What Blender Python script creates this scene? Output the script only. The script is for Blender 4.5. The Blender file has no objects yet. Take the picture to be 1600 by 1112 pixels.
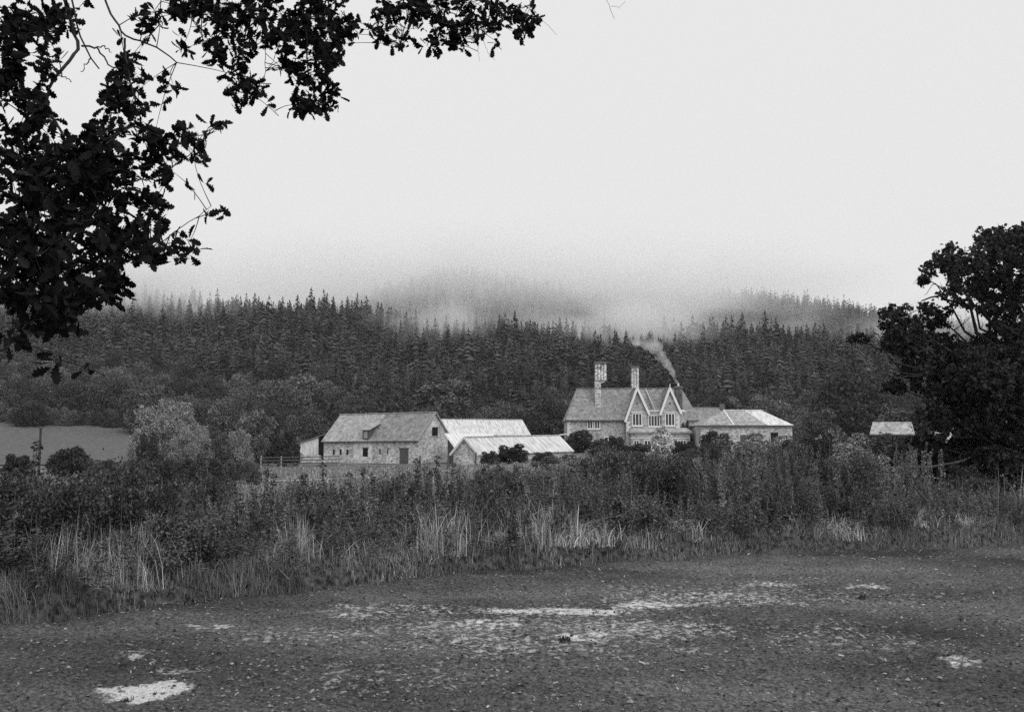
import bpy, math, random
import numpy as np
from mathutils import Vector, Matrix, Quaternion

sc = bpy.context.scene
col = sc.collection
rng = np.random.default_rng(11)
RR = random.Random(5)
rad = math.radians

# ------------------------------------------------------------------ camera
PITCH = math.atan(139 / 1600)
cd = bpy.data.cameras.new('camera')
cd.lens = 36.0
cd.sensor_width = 36.0
cd.sensor_fit = 'HORIZONTAL'
cd.clip_start = 0.05
cd.clip_end = 9000
cam = bpy.data.objects.new('camera', cd)
cam.location = (0, 0, 1.6)
cam.rotation_euler = (math.pi / 2 + PITCH, 0, 0)
col.objects.link(cam)
sc.camera = cam

# ------------------------------------------------------------------ sky, sun, exposure
SUN_EL, SUN_AZ = 40, 155         # overcast: a very soft sun behind the camera, to its right
w = bpy.data.worlds.new('World')
sc.world = w
w.use_nodes = True
nt = w.node_tree
nt.nodes.clear()
wo = nt.nodes.new('ShaderNodeOutputWorld')
bg = nt.nodes.new('ShaderNodeBackground')
bg.inputs['Strength'].default_value = 0.1
sky = nt.nodes.new('ShaderNodeTexSky')
sky.sky_type = 'NISHITA'
sky.sun_disc = False
sky.sun_elevation = rad(SUN_EL)
sky.sun_rotation = rad(SUN_AZ)
sky.dust_density = 6
bw = nt.nodes.new('ShaderNodeRGBToBW')
mx = nt.nodes.new('ShaderNodeMix')
mx.data_type = 'RGBA'
mx.inputs[0].default_value = 0.975     # an unbroken pale cloud sheet over the clear sky
nt.links.new(sky.outputs[0], bw.inputs[0])
nt.links.new(bw.outputs[0], mx.inputs[6])
mx.inputs[7].default_value = (8.3, 8.3, 8.3, 1)
nt.links.new(mx.outputs[2], bg.inputs['Color'])
nt.links.new(bg.outputs[0], wo.inputs['Surface'])

sl = bpy.data.lights.new('sun', 'SUN')
sl.energy = 1.5
sl.angle = rad(50)
sl.color = (1, 1, 1)
so = bpy.data.objects.new('sun', sl)
so.location = (0, 0, 60)
so.rotation_euler = Vector((math.sin(rad(SUN_AZ)) * math.cos(rad(SUN_EL)),
                            math.cos(rad(SUN_AZ)) * math.cos(rad(SUN_EL)),
                            math.sin(rad(SUN_EL)))).to_track_quat('Z', 'Y').to_euler()
col.objects.link(so)

vs = sc.view_settings
vs.view_transform = 'Standard'
vs.look = 'None'
vs.exposure = 0
vs.gamma = 1
vs.use_curve_mapping = False
sc.cycles.volume_bounces = 8
sc.cycles.use_denoising = False      # keep the fine grain
sc.cycles.max_bounces = 10
sc.cycles.diffuse_bounces = 3
sc.cycles.transparent_max_bounces = 8
sc.cycles.volume_step_rate = 0.5
sc.cycles.volume_max_steps = 128

# ------------------------------------------------------------------ helpers
TH = PITCH


def at(px, py, Y):
    """the world point seen at a pixel of the 1600 x 1112 photograph, Y metres ahead"""
    u, v = (px - 800) / 1600, (556 - py) / 1600
    k = Y / (math.cos(TH) - v * math.sin(TH))
    return Vector((u * k, Y, 1.6 + (math.sin(TH) + v * math.cos(TH)) * k))


def hash2(ix, iy, seed):
    h = (ix.astype(np.int64) * 374761393 + iy.astype(np.int64) * 668265263 + seed * 974634777) & 0x7fffffff
    h = ((h ^ (h >> 13)) * 1274126177) & 0x7fffffff
    h = h ^ (h >> 16)
    return (h & 0xffff) / 65535.0


def vnoise(x, y, seed=0):
    ix, iy = np.floor(x), np.floor(y)
    fx, fy = x - ix, y - iy
    fx, fy = fx * fx * (3 - 2 * fx), fy * fy * (3 - 2 * fy)
    ix, iy = ix.astype(np.int64), iy.astype(np.int64)
    a, b = hash2(ix, iy, seed), hash2(ix + 1, iy, seed)
    c, d = hash2(ix, iy + 1, seed), hash2(ix + 1, iy + 1, seed)
    return (a + (b - a) * fx) * (1 - fy) + (c + (d - c) * fx) * fy - 0.5


def fbm(x, y, o=4, seed=0, lac=2.1, gain=0.5):
    s, a = 0.0, 1.0
    for i in range(o):
        s = s + a * vnoise(x, y, seed + i * 17)
        x, y, a = x * lac + 3.1, y * lac + 7.7, a * gain
    return s


def sstep(a, b, x):
    t = np.clip((x - a) / (b - a), 0, 1)
    return t * t * (3 - 2 * t)


class MB:
    """collects faces, then links them as one mesh object"""

    def __init__(s):
        s.v, s.f, s.m, s.n = [], [], [], 0

    def add(s, V, F, m=0):
        V = np.asarray(V, dtype=np.float64).reshape(-1, 3)
        F = np.asarray(F, dtype=np.int64)
        if len(F) == 0:
            return s
        s.v.append(V)
        s.f.append(F + s.n)
        s.m.append(np.full(len(F), m))
        s.n += len(V)
        return s

    def box(s, x0, x1, y0, y1, z0, z1, m=0):
        V = [(x0, y0, z0), (x1, y0, z0), (x1, y1, z0), (x0, y1, z0), (x0, y0, z1), (x1, y0, z1), (x1, y1, z1), (x0, y1, z1)]
        return s.add(V, [(0, 3, 2, 1), (4, 5, 6, 7), (0, 1, 5, 4), (1, 2, 6, 5), (2, 3, 7, 6), (3, 0, 4, 7)], m)

    def hexa(s, bottom, top, m=0):
        """eight corners: four below, four above, both counter-clockwise seen from above"""
        return s.add(list(bottom) + list(top), [(0, 3, 2, 1), (4, 5, 6, 7), (0, 1, 5, 4), (1, 2, 6, 5), (2, 3, 7, 6), (3, 0, 4, 7)], m)

    def slab(s, a, b, c, d, t, m=0):
        """a flat four-cornered sheet, t thick below its upper face"""
        a, b, c, d = [np.array(q, float) for q in (a, b, c, d)]
        n = np.cross(b - a, d - a)
        n = n / np.linalg.norm(n)
        if n[2] < 0:
            n = -n
        return s.hexa([a - n * t, b - n * t, c - n * t, d - n * t], [a, b, c, d], m)

    def bar(s, p, q, w_, h_, m=0):
        p, q = np.array(p, float), np.array(q, float)
        d = (q - p) / np.linalg.norm(q - p)
        up = np.array((0, 0, 1.0)) if abs(d[2]) < 0.95 else np.array((0, 1.0, 0))
        sx = np.cross(d, up)
        sx /= np.linalg.norm(sx)
        uy = np.cross(sx, d)
        o = [(-1, -1), (1, -1), (1, 1), (-1, 1)]
        B = [p + sx * w_ / 2 * i + uy * h_ / 2 * j for i, j in o]
        T = [q + sx * w_ / 2 * i + uy * h_ / 2 * j for i, j in o]
        return s.add(B + T, [(0, 1, 2, 3), (7, 6, 5, 4), (0, 4, 5, 1), (1, 5, 6, 2), (2, 6, 7, 3), (3, 7, 4, 0)], m)

    def tube(s, P, r, n=6, m=0, cap=True):
        P = np.asarray(P, float)
        k = len(P)
        r = np.broadcast_to(np.asarray(r, float), (k,))
        T = np.gradient(P, axis=0)
        T /= np.linalg.norm(T, axis=1)[:, None] + 1e-9
        ref = np.where(np.abs(T[:, 2:3]) < 0.9, np.array([[0, 0, 1.0]]), np.array([[1.0, 0, 0]]))
        A = np.cross(T, ref)
        A /= np.linalg.norm(A, axis=1)[:, None] + 1e-9
        B = np.cross(T, A)
        a = np.arange(n) * 2 * math.pi / n
        V = P[:, None, :] + r[:, None, None] * (A[:, None, :] * np.cos(a)[None, :, None] + B[:, None, :] * np.sin(a)[None, :, None])
        F = []
        for i in range(k - 1):
            for j in range(n):
                F.append((i * n + j, i * n + (j + 1) % n, (i + 1) * n + (j + 1) % n, (i + 1) * n + j))
        s.add(V.reshape(-1, 3), F, m)
        return s

    def build(s, name, mats, parent=None, smooth=False, mesh_only=False):
        if not isinstance(mats, (list, tuple)):
            mats = [mats]
        me = bpy.data.meshes.new(name)
        V = np.concatenate(s.v)
        me.vertices.add(len(V))
        me.vertices.foreach_set('co', V.astype(np.float32).ravel())
        sizes = np.concatenate([np.full(len(f), f.shape[1]) for f in s.f])
        idx = np.concatenate([f.ravel() for f in s.f])
        me.loops.add(len(idx))
        me.loops.foreach_set('vertex_index', idx.astype(np.int32))
        st = np.concatenate(([0], np.cumsum(sizes)[:-1]))
        me.polygons.add(len(sizes))
        me.polygons.foreach_set('loop_start', st.astype(np.int32))
        me.polygons.foreach_set('material_index', np.concatenate(s.m).astype(np.int32))
        me.polygons.foreach_set('use_smooth', np.full(len(sizes), smooth))
        for m in mats:
            me.materials.append(m)
        me.update(calc_edges=True)
        me.validate()
        if mesh_only:
            return me
        return link(name, me, parent)


def link(name, data, parent=None, loc=None, rz=None):
    o = bpy.data.objects.new(name, data)
    col.objects.link(o)
    if parent is not None:
        o.parent = parent
    if loc is not None:
        o.location = loc
    if rz is not None:
        o.rotation_euler = (0, 0, rz)
    return o


def tag(o, label=None, cat=None, group=None, kind=None):
    if label:
        o['label'] = label
    if cat:
        o['category'] = cat
    if group:
        o['group'] = group
    if kind:
        o['kind'] = kind
    return o


def empty(name, loc=(0, 0, 0), rz=0.0):
    o = link(name, None, None, loc, rz)
    o.empty_display_size = 0.3
    return o


def copy_tree(o):
    c = o.copy()
    col.objects.link(c)
    for ch in list(o.children):
        d = ch.copy()
        col.objects.link(d)
        d.parent = c
    return c


# ------------------------------------------------------------------ materials (a black and white world)
def mat(name, lo, hi, scale=5.0, detail=5, rough=0.9, bump=0.0, bscale=None, rnd=0.0, island=0.0, stretch=(1, 1, 1),
        spec=0.15, coord='Object', contrast=(0.3, 0.7)):
    m = bpy.data.materials.new(name)
    m.use_nodes = True
    t = m.node_tree
    N, L = t.nodes, t.links
    p = N['Principled BSDF']
    p.inputs['Roughness'].default_value = rough
    p.inputs['Specular IOR Level'].default_value = spec
    tc = N.new('ShaderNodeTexCoord')
    mp = N.new('ShaderNodeMapping')
    mp.inputs['Scale'].default_value = stretch
    L.new(tc.outputs[coord], mp.inputs[0])
    no = N.new('ShaderNodeTexNoise')
    no.inputs['Scale'].default_value = scale
    no.inputs['Detail'].default_value = detail
    L.new(mp.outputs[0], no.inputs['Vector'])
    mr = N.new('ShaderNodeMapRange')
    mr.inputs['From Min'].default_value, mr.inputs['From Max'].default_value = contrast
    mr.inputs['To Min'].default_value, mr.inputs['To Max'].default_value = lo, hi
    L.new(no.outputs['Fac'], mr.inputs['Value'])
    v = mr.outputs[0]
    for amt, src in ((rnd, 'obj'), (island, 'isl')):
        if amt <= 0:
            continue
        if src == 'obj':
            s_ = N.new('ShaderNodeObjectInfo').outputs['Random']
        else:
            s_ = N.new('ShaderNodeNewGeometry').outputs['Random Per Island']
        r_ = N.new('ShaderNodeMapRange')
        r_.inputs['To Min'].default_value = 1 - amt
        r_.inputs['To Max'].default_value = 1 + amt
        L.new(s_, r_.inputs['Value'])
        mu = N.new('ShaderNodeMath')
        mu.operation = 'MULTIPLY'
        L.new(v, mu.inputs[0])
        L.new(r_.outputs[0], mu.inputs[1])
        v = mu.outputs[0]
    L.new(v, p.inputs['Base Color'])
    if bump > 0:
        nb = N.new('ShaderNodeTexNoise')
        nb.inputs['Scale'].default_value = bscale or scale * 3
        nb.inputs['Detail'].default_value = 6
        L.new(mp.outputs[0], nb.inputs['Vector'])
        bp = N.new('ShaderNodeBump')
        bp.inputs['Strength'].default_value = bump
        bp.inputs['Distance'].default_value = 0.05
        L.new(nb.outputs['Fac'], bp.inputs['Height'])
        L.new(bp.outputs[0], p.inputs['Normal'])
    m['col'] = 0
    return m


def stone_mat(name, lo, hi, cell=2.6, mortar=0.42, patch=0.0):
    """random rubble: every stone its own grey, pale lime joints, weathered patches"""
    m = mat(name, 0.75, 1.25, 0.6, 6, 0.95, coord='Object')
    t = m.node_tree
    N, L = t.nodes, t.links
    p = N['Principled BSDF']
    base = p.inputs['Base Color'].links[0].from_socket
    tc = [n for n in N if n.type == 'TEX_COORD'][0]
    mp = N.new('ShaderNodeMapping')
    mp.inputs['Scale'].default_value = (1, 1, 1.7)
    L.new(tc.outputs['Object'], mp.inputs[0])
    vo = N.new('ShaderNodeTexVoronoi')
    vo.inputs['Scale'].default_value = cell
    L.new(mp.outputs[0], vo.inputs['Vector'])
    b1 = N.new('ShaderNodeRGBToBW')
    L.new(vo.outputs['Color'], b1.inputs[0])
    r1 = N.new('ShaderNodeMapRange')
    r1.inputs['To Min'].default_value, r1.inputs['To Max'].default_value = lo, hi
    r1.inputs['From Min'].default_value, r1.inputs['From Max'].default_value = 0.2, 0.8
    L.new(b1.outputs[0], r1.inputs['Value'])
    ve = N.new('ShaderNodeTexVoronoi')
    ve.feature = 'DISTANCE_TO_EDGE'
    ve.inputs['Scale'].default_value = cell
    L.new(mp.outputs[0], ve.inputs['Vector'])
    r2 = N.new('ShaderNodeMapRange')
    r2.inputs['From Min'].default_value, r2.inputs['From Max'].default_value = 0.03, 0.09
    L.new(ve.outputs['Distance'], r2.inputs['Value'])
    mi = N.new('ShaderNodeMix')
    mi.data_type = 'FLOAT'
    L.new(r2.outputs[0], mi.inputs[0])
    mi.inputs[2].default_value = mortar
    L.new(r1.outputs[0], mi.inputs[3])
    mu = N.new('ShaderNodeMath')
    mu.operation = 'MULTIPLY'
    L.new(mi.outputs[0], mu.inputs[0])
    L.new(base, mu.inputs[1])
    L.new(mu.outputs[0], p.inputs['Base Color'])
    bp = N.new('ShaderNodeBump')
    bp.inputs['Strength'].default_value = 0.6
    bp.inputs['Distance'].default_value = 0.04
    L.new(r2.outputs[0], bp.inputs['Height'])
    L.new(bp.outputs[0], p.inputs['Normal'])
    return m


def course_mat(name, lo, hi, n=4.0, streak=0.25):
    """slates in courses: thin horizontal steps, tone changing slate by slate"""
    m = mat(name, lo, hi, 1.2, 8, 0.75, spec=0.3, contrast=(0.25, 0.75))
    t = m.node_tree
    N, L = t.nodes, t.links
    p = N['Principled BSDF']
    base = p.inputs['Base Color'].links[0].from_socket
    tc = [q for q in N if q.type == 'TEX_COORD'][0]
    br = N.new('ShaderNodeTexVoronoi')
    br.inputs['Scale'].default_value = n
    mp = N.new('ShaderNodeMapping')
    mp.inputs['Scale'].default_value = (1, 0.2, 1.4)
    L.new(tc.outputs['Object'], mp.inputs[0])
    L.new(mp.outputs[0], br.inputs['Vector'])
    b1 = N.new('ShaderNodeRGBToBW')
    L.new(br.outputs['Color'], b1.inputs[0])
    r1 = N.new('ShaderNodeMapRange')
    r1.inputs['To Min'].default_value, r1.inputs['To Max'].default_value = 1 - streak, 1 + streak
    L.new(b1.outputs[0], r1.inputs['Value'])
    mu = N.new('ShaderNodeMath')
    mu.operation = 'MULTIPLY'
    L.new(base, mu.inputs[0])
    L.new(r1.outputs[0], mu.inputs[1])
    L.new(mu.outputs[0], p.inputs['Base Color'])
    return m


M = {}
M['stone'] = stone_mat('house_stone', 0.24, 0.5, 3.4, 0.44)
M['rubble'] = stone_mat('barn_rubble', 0.28, 0.66, 3.0, 0.55)
M['quoin'] = mat('pale_dressed_stone', 0.55, 0.72, 3, 4, 0.9)
M['slate'] = course_mat('house_slate', 0.16, 0.3, streak=0.4)
M['slate_pale'] = course_mat('pale_slate', 0.26, 0.42, streak=0.4)
M['slate_dark'] = course_mat('dark_slate', 0.13, 0.22)
M['slate_light'] = course_mat('lichened_slate', 0.25, 0.42, streak=0.4)
M['sheet'] = mat('weathered_sheet', 0.4, 0.78, 1.6, 8, 0.7, stretch=(2.5, 0.5, 0.5), spec=0.3, contrast=(0.25, 0.65))
M['sheet_white'] = mat('pale_sheet', 0.68, 0.85, 1.2, 6, 0.6, stretch=(2, 0.4, 0.4), spec=0.3)
M['white'] = mat('white_paint', 0.7, 0.82, 6, 3, 0.6)
M['glass'] = mat('window_glass', 0.02, 0.04, 3, 2, 0.08, spec=0.5)
M['dark'] = mat('opening_shade', 0.008, 0.015, 3, 2, 0.95)  # near-black colour stands for the shade inside openings
M['timber'] = mat('weathered_timber', 0.2, 0.42, 4, 6, 0.9, stretch=(4, 4, 0.4))
M['timber_dark'] = mat('dark_timber', 0.06, 0.13, 4, 6, 0.9, stretch=(4, 4, 0.4))
M['brick'] = stone_mat('chequered_brick', 0.14, 0.8, 3.2, 0.6)
M['cap'] = mat('soot_shade_stone', 0.09, 0.18, 4, 5, 0.95)
M['lead'] = mat('lead_sheet', 0.4, 0.5, 4, 3, 0.6)
M['wire'] = mat('wire', 0.1, 0.12, 4, 2, 0.6)
M['bark'] = mat('oak_bark', 0.03, 0.07, 9, 8, 0.95, bump=0.8, bscale=30, stretch=(1, 1, 0.25))
M['bark_far'] = mat('pale_bark', 0.06, 0.14, 5, 5, 0.95)
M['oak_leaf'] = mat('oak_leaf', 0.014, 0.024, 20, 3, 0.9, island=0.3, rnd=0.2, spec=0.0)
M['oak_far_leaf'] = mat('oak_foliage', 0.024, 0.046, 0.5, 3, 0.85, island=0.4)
M['leaf_dark'] = mat('dark_foliage', 0.035, 0.07, 0.4, 4, 0.85, island=0.35, rnd=0.15)
M['leaf_mid'] = mat('mid_foliage', 0.05, 0.15, 0.35, 4, 0.85, island=0.6, rnd=0.4)
M['leaf_pale'] = mat('silvery_foliage', 0.17, 0.36, 0.4, 4, 0.8, island=0.5)
M['leaf_light'] = mat('light_foliage', 0.45, 0.8, 0.8, 3, 0.8, island=0.4)
M['conifer'] = mat('spruce_needles', 0.016, 0.1, 0.13, 2, 0.9, island=0.3, rnd=0.35, contrast=(0.36, 0.66))
M['scrub'] = mat('scrub_leaf', 0.13, 0.38, 0.8, 4, 0.8, island=0.8, rnd=0.25)
M['hedge_leaf'] = mat('hedge_leaf', 0.03, 0.13, 0.9, 3, 0.75, island=0.85, rnd=0.45, spec=0.25)
M['weed_leaf'] = mat('weed_leaf', 0.05, 0.19, 0.9, 3, 0.8, island=0.8, rnd=0.4)
M['stem'] = mat('weed_stem', 0.09, 0.22, 3, 3, 0.9, island=0.4)
M['thorn'] = mat('thorn_stem', 0.035, 0.07, 5, 3, 0.9)
M['seed'] = mat('seed_head', 0.05, 0.12, 3, 3, 0.9, island=0.5)
M['grass'] = mat('verge_grass', 0.1, 0.4, 1.1, 4, 0.85, island=0.5)
M['hay'] = mat('bleached_grass', 0.35, 0.68, 1.5, 3, 0.85, island=0.45, rnd=0.2)
M['verge'] = mat('verge_soil', 0.02, 0.13, 14, 9, 0.95, bump=1.0, bscale=22, contrast=(0.38, 0.64))
M['clod'] = mat('clod', 0.06, 0.28, 1.5, 4, 0.95, island=0.8)
M['fleck'] = mat('straw_fleck', 0.2, 0.45, 3, 3, 0.9, island=0.4)
M['stubble'] = mat('stubble_ground', 0.08, 0.15, 1.2, 9, 0.95, stretch=(1, 0.5, 1), contrast=(0.35, 0.65))
M['track'] = mat('chalky_track', 0.4, 0.6, 1.5, 5, 0.95)


def field_mat():
    m = bpy.data.materials.new('harrowed_soil')
    m.use_nodes = True
    t = m.node_tree
    N, L = t.nodes, t.links
    p = N['Principled BSDF']
    p.inputs['Roughness'].default_value = 0.95
    p.inputs['Specular IOR Level'].default_value = 0.08
    tc = N.new('ShaderNodeTexCoord')

    def noise(scale, detail=6, st=(1, 1, 1), rough=0.6):
        mp = N.new('ShaderNodeMapping')
        mp.inputs['Scale'].default_value = st
        L.new(tc.outputs['Object'], mp.inputs[0])
        n = N.new('ShaderNodeTexNoise')
        n.inputs['Scale'].default_value = scale
        n.inputs['Detail'].default_value = detail
        n.inputs['Roughness'].default_value = rough
        L.new(mp.outputs[0], n.inputs['Vector'])
        return n.outputs['Fac']

    def rng_(v, a, b, c, d):
        r = N.new('ShaderNodeMapRange')
        for k, q in zip(('From Min', 'From Max', 'To Min', 'To Max'), (a, b, c, d)):
            r.inputs[k].default_value = q
        L.new(v, r.inputs['Value'])
        return r.outputs[0]

    def op(kind, a, b):
        o = N.new('ShaderNodeMath')
        o.operation = kind
        for i, q in enumerate((a, b)):
            if isinstance(q, (int, float)):
                o.inputs[i].default_value = q
            else:
                L.new(q, o.inputs[i])
        return o.outputs[0]

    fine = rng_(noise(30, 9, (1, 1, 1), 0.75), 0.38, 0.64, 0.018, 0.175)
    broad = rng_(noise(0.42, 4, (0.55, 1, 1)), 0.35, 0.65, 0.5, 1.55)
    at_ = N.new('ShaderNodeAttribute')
    at_.attribute_name = 'pale_mask'
    pale_mask = at_.outputs['Fac']
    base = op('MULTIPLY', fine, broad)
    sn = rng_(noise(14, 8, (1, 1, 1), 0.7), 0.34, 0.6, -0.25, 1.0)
    k = op('MULTIPLY', pale_mask, 1.0)
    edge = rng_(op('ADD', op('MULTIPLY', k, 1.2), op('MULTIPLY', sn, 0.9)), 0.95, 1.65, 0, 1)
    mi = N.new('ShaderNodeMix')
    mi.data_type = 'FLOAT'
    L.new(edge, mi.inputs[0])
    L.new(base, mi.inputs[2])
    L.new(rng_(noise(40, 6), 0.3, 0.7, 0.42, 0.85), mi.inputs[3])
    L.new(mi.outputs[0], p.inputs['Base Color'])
    bp = N.new('ShaderNodeBump')
    bp.inputs['Strength'].default_value = 0.7
    bp.inputs['Distance'].default_value = 0.02
    L.new(noise(45, 6), bp.inputs['Height'])
    L.new(bp.outputs[0], p.inputs['Normal'])
    return m


def ground_mat():
    m = mat('rough_pasture', 0.07, 0.17, 0.5, 9, 0.95, contrast=(0.35, 0.65))
    return m


M['field'] = field_mat()
M['pasture'] = ground_mat()

# ------------------------------------------------------------------ ground
HX = np.array([-60, -40, -14, -9, -4.7, -0.8, 3.5, 8.5, 16, 40, 80.0])
HY = np.array([-34, -20, 1.0, 5.5, 9.5, 13.0, 15.4, 17.1, 19.6, 27, 39.0])


def hedge_y(x):
    return np.interp(x, HX, HY)


def crest(pxs, tips, Y, tree):
    xs = [at(p, 600, Y).x for p in pxs]
    zs = [at(p, t_, Y).z - tree for p, t_ in zip(pxs, tips)]
    return np.array(xs), np.array(zs)


C1 = crest([-300, 0, 150, 260, 400, 500, 570, 620, 700, 750, 850, 920, 1000, 1100, 1200, 1330, 1450, 1600, 1900],
           [488, 488, 485, 484, 489, 492, 494, 505, 504, 503, 512, 520, 528, 516, 517, 525, 535, 545, 560], 600, 14)
C2 = crest([-300, 300, 480, 560, 620, 680, 730, 790, 860, 930, 1000, 1060, 1120, 1180, 1240, 1310, 1380, 1450, 1600, 1900],
           [640, 580, 510, 478, 452, 430, 423, 430, 446, 464, 474, 468, 458, 460, 466, 476, 488, 500, 515, 540], 1100, 14)


def terrain(x, y):
    x, y = np.asarray(x, float), np.asarray(y, float)
    s = sstep(-12, 14, x)
    z = (-0.85 * (1 - s) + 0.5 * s) * sstep(30, 105, y)
    z = z + (4.7 + 2.2 * np.clip((-x - 100) / 45, 0, 1.5)) * sstep(130, 290, y) * sstep(20, 75, -x)
    h1 = np.interp(x, *C1)
    t = np.clip((y - 258) / 342, 0, 1.0)
    a = h1 * (0.55 * t ** 1.3 + 0.45 * t * t * (3 - 2 * t))
    a = a * (1 - 0.25 * sstep(600, 760, y))
    h2 = np.interp(x, *C2)
    b = h2 * sstep(640, 1120, y) * (1 - 0.3 * sstep(1150, 1900, y))
    zz = np.maximum(a, b)
    z = z + zz
    z = z + fbm(x / 45, y / 45, 3, 5) * (0.5 + 6 * sstep(280, 420, y)) * sstep(60, 140, y)
    return z


def terr_near(x, y):
    """the sheet with a hollow under the ploughed field, which is a finer sheet of its own"""
    z = terrain(x, y)
    sgn = y - hedge_y(x)
    inside = (1 - sstep(0.5, 2.5, sgn)) * (1 - sstep(36, 40, np.hypot(x, y)))
    return z - 0.6 * inside


ys = np.concatenate([-np.geomspace(400, 6, 14), np.linspace(-4, 40, 60), np.geomspace(41, 330, 90), np.linspace(336, 1300, 110), np.geomspace(1330, 4500, 14)])
xp = np.concatenate([np.linspace(0, 20, 30), np.geomspace(21, 3500, 95)])
xs = np.concatenate([-xp[:0:-1], xp])
GX, GY = np.meshgrid(xs, ys)
GZ = terr_near(GX, GY)
nx, ny = len(xs), len(ys)
I = np.arange(nx * ny).reshape(ny, nx)
F = np.stack([I[:-1, :-1], I[:-1, 1:], I[1:, 1:], I[1:, :-1]], -1).reshape(-1, 4)
g = MB().add(np.stack([GX, GY, GZ], -1).reshape(-1, 3), F).build('pasture', M['pasture'], smooth=True)
tag(g, 'rough pasture rising into the wooded hillside behind the farm', kind='structure')

# the harrowed field: fine clods near the camera
PALE_SPOTS = [(243, 1072, 62, 15, 1.3), (200, 1068, 30, 9, 1.2), (270, 1066, 45, 11, 1.2), (560, 955, 40, 6, 0.6), (570, 982, 50, 6, 0.55),
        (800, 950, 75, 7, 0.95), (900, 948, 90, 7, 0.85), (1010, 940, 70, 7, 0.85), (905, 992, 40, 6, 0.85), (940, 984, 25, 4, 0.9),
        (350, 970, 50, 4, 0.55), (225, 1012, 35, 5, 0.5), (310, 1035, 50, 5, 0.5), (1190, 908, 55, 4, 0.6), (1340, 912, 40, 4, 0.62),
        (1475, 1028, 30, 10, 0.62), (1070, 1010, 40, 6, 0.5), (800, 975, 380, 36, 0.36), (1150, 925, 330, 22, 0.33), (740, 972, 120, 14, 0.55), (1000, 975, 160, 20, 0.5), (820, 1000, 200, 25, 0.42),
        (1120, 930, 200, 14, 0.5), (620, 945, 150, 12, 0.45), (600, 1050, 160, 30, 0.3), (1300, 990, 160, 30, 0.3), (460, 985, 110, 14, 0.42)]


def field_z(x, y):
    d = np.hypot(x, y)
    z = 0.05 * fbm(x / 1.6, y / 1.6, 3, 21) + 0.05 * fbm(x / 0.22, y / 0.22, 4, 31, gain=0.62)
    return z + 0.0 * d


def pale_at(x, y):
    """how pale the soil is at a point: patches with ragged outlines"""
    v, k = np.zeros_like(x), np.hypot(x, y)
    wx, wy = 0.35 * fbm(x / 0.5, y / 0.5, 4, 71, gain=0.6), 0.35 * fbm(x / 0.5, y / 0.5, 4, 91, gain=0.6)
    for cx, cy, rx, ry, a in PALE_SPOTS:
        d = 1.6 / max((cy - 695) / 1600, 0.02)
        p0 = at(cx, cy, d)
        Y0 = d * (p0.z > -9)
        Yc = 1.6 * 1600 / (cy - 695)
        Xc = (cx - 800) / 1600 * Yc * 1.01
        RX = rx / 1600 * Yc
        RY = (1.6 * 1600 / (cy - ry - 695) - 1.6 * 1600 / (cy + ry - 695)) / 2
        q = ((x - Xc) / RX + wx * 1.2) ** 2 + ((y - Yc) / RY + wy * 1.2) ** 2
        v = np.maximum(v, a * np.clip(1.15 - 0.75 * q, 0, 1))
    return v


fa = np.concatenate([np.linspace(-180, -46, 40), np.linspace(-44, 44, 420), np.linspace(46, 180, 40)])
fa = np.radians(fa)
fr = np.concatenate([[0.02], np.geomspace(0.6, 4.6, 26), np.geomspace(4.7, 27, 380), np.geomspace(28, 40, 8)])
A_, R_ = np.meshgrid(fa, fr)
X_, Y_ = np.sin(A_) * R_, np.cos(A_) * R_
lim = hedge_y(X_) + 1.3
# points past the hedge line are drawn back towards the camera until they lie just under the verge
for _ in range(18):
    over = (Y_ > hedge_y(X_) + 1.3)
    X_ = np.where(over, X_ * 0.955, X_)
    Y_ = np.where(over, Y_ * 0.955, Y_)
Z_ = field_z(X_, Y_) * np.where((np.abs(A_) < 0.8) & (R_ > 0.5), 1, 0.4)
S_ = pale_at(X_, Y_)
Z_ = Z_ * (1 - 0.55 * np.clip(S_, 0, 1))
na, nr = len(fa), len(fr)
I = np.arange(na * nr).reshape(nr, na)
F = np.stack([I[:-1, :-1], I[1:, :-1], I[1:, 1:], I[:-1, 1:]], -1).reshape(-1, 4)
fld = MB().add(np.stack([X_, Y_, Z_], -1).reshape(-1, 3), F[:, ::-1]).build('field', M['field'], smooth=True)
att = fld.data.attributes.new('pale_mask', 'FLOAT', 'POINT')
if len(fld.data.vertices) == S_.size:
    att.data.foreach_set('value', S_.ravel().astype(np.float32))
tag(fld, 'harrowed bare field with pale patches in front of the hedge', kind='structure')

# grass verge: a low sod bank along the field edge
HLX = np.concatenate([np.linspace(-30, -8, 30), np.linspace(-7.9, 14, 330), np.linspace(14.2, 60, 40)])


def verge_frame(n=None):
    px_ = HLX
    py_ = hedge_y(px_) + 0.35 * fbm(px_ / 1.7, px_ * 0, 3, 3) + 0.12 * fbm(px_ / 0.35, px_ * 0 + 5, 2, 8)
    return px_, py_


VN = np.array((-0.6, 0.8))
prof_s = np.array([-0.5, -0.12, -0.02, 0.02, 0.1, 0.3, 0.7, 1.3, 2.2, 3.5, 5.5, 8.0])
prof_z = np.array([-0.12, -0.05, 0.0, 0.13, 0.2, 0.22, 0.24, 0.3, 0.3, 0.22, 0.06, -0.15])


def verge_wob(x, y):
    return 0.3 * fbm(x / 1.3, x * 0, 3, 3) + 0.14 * fbm(x / 0.3, y / 0.4, 2, 8)


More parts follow.
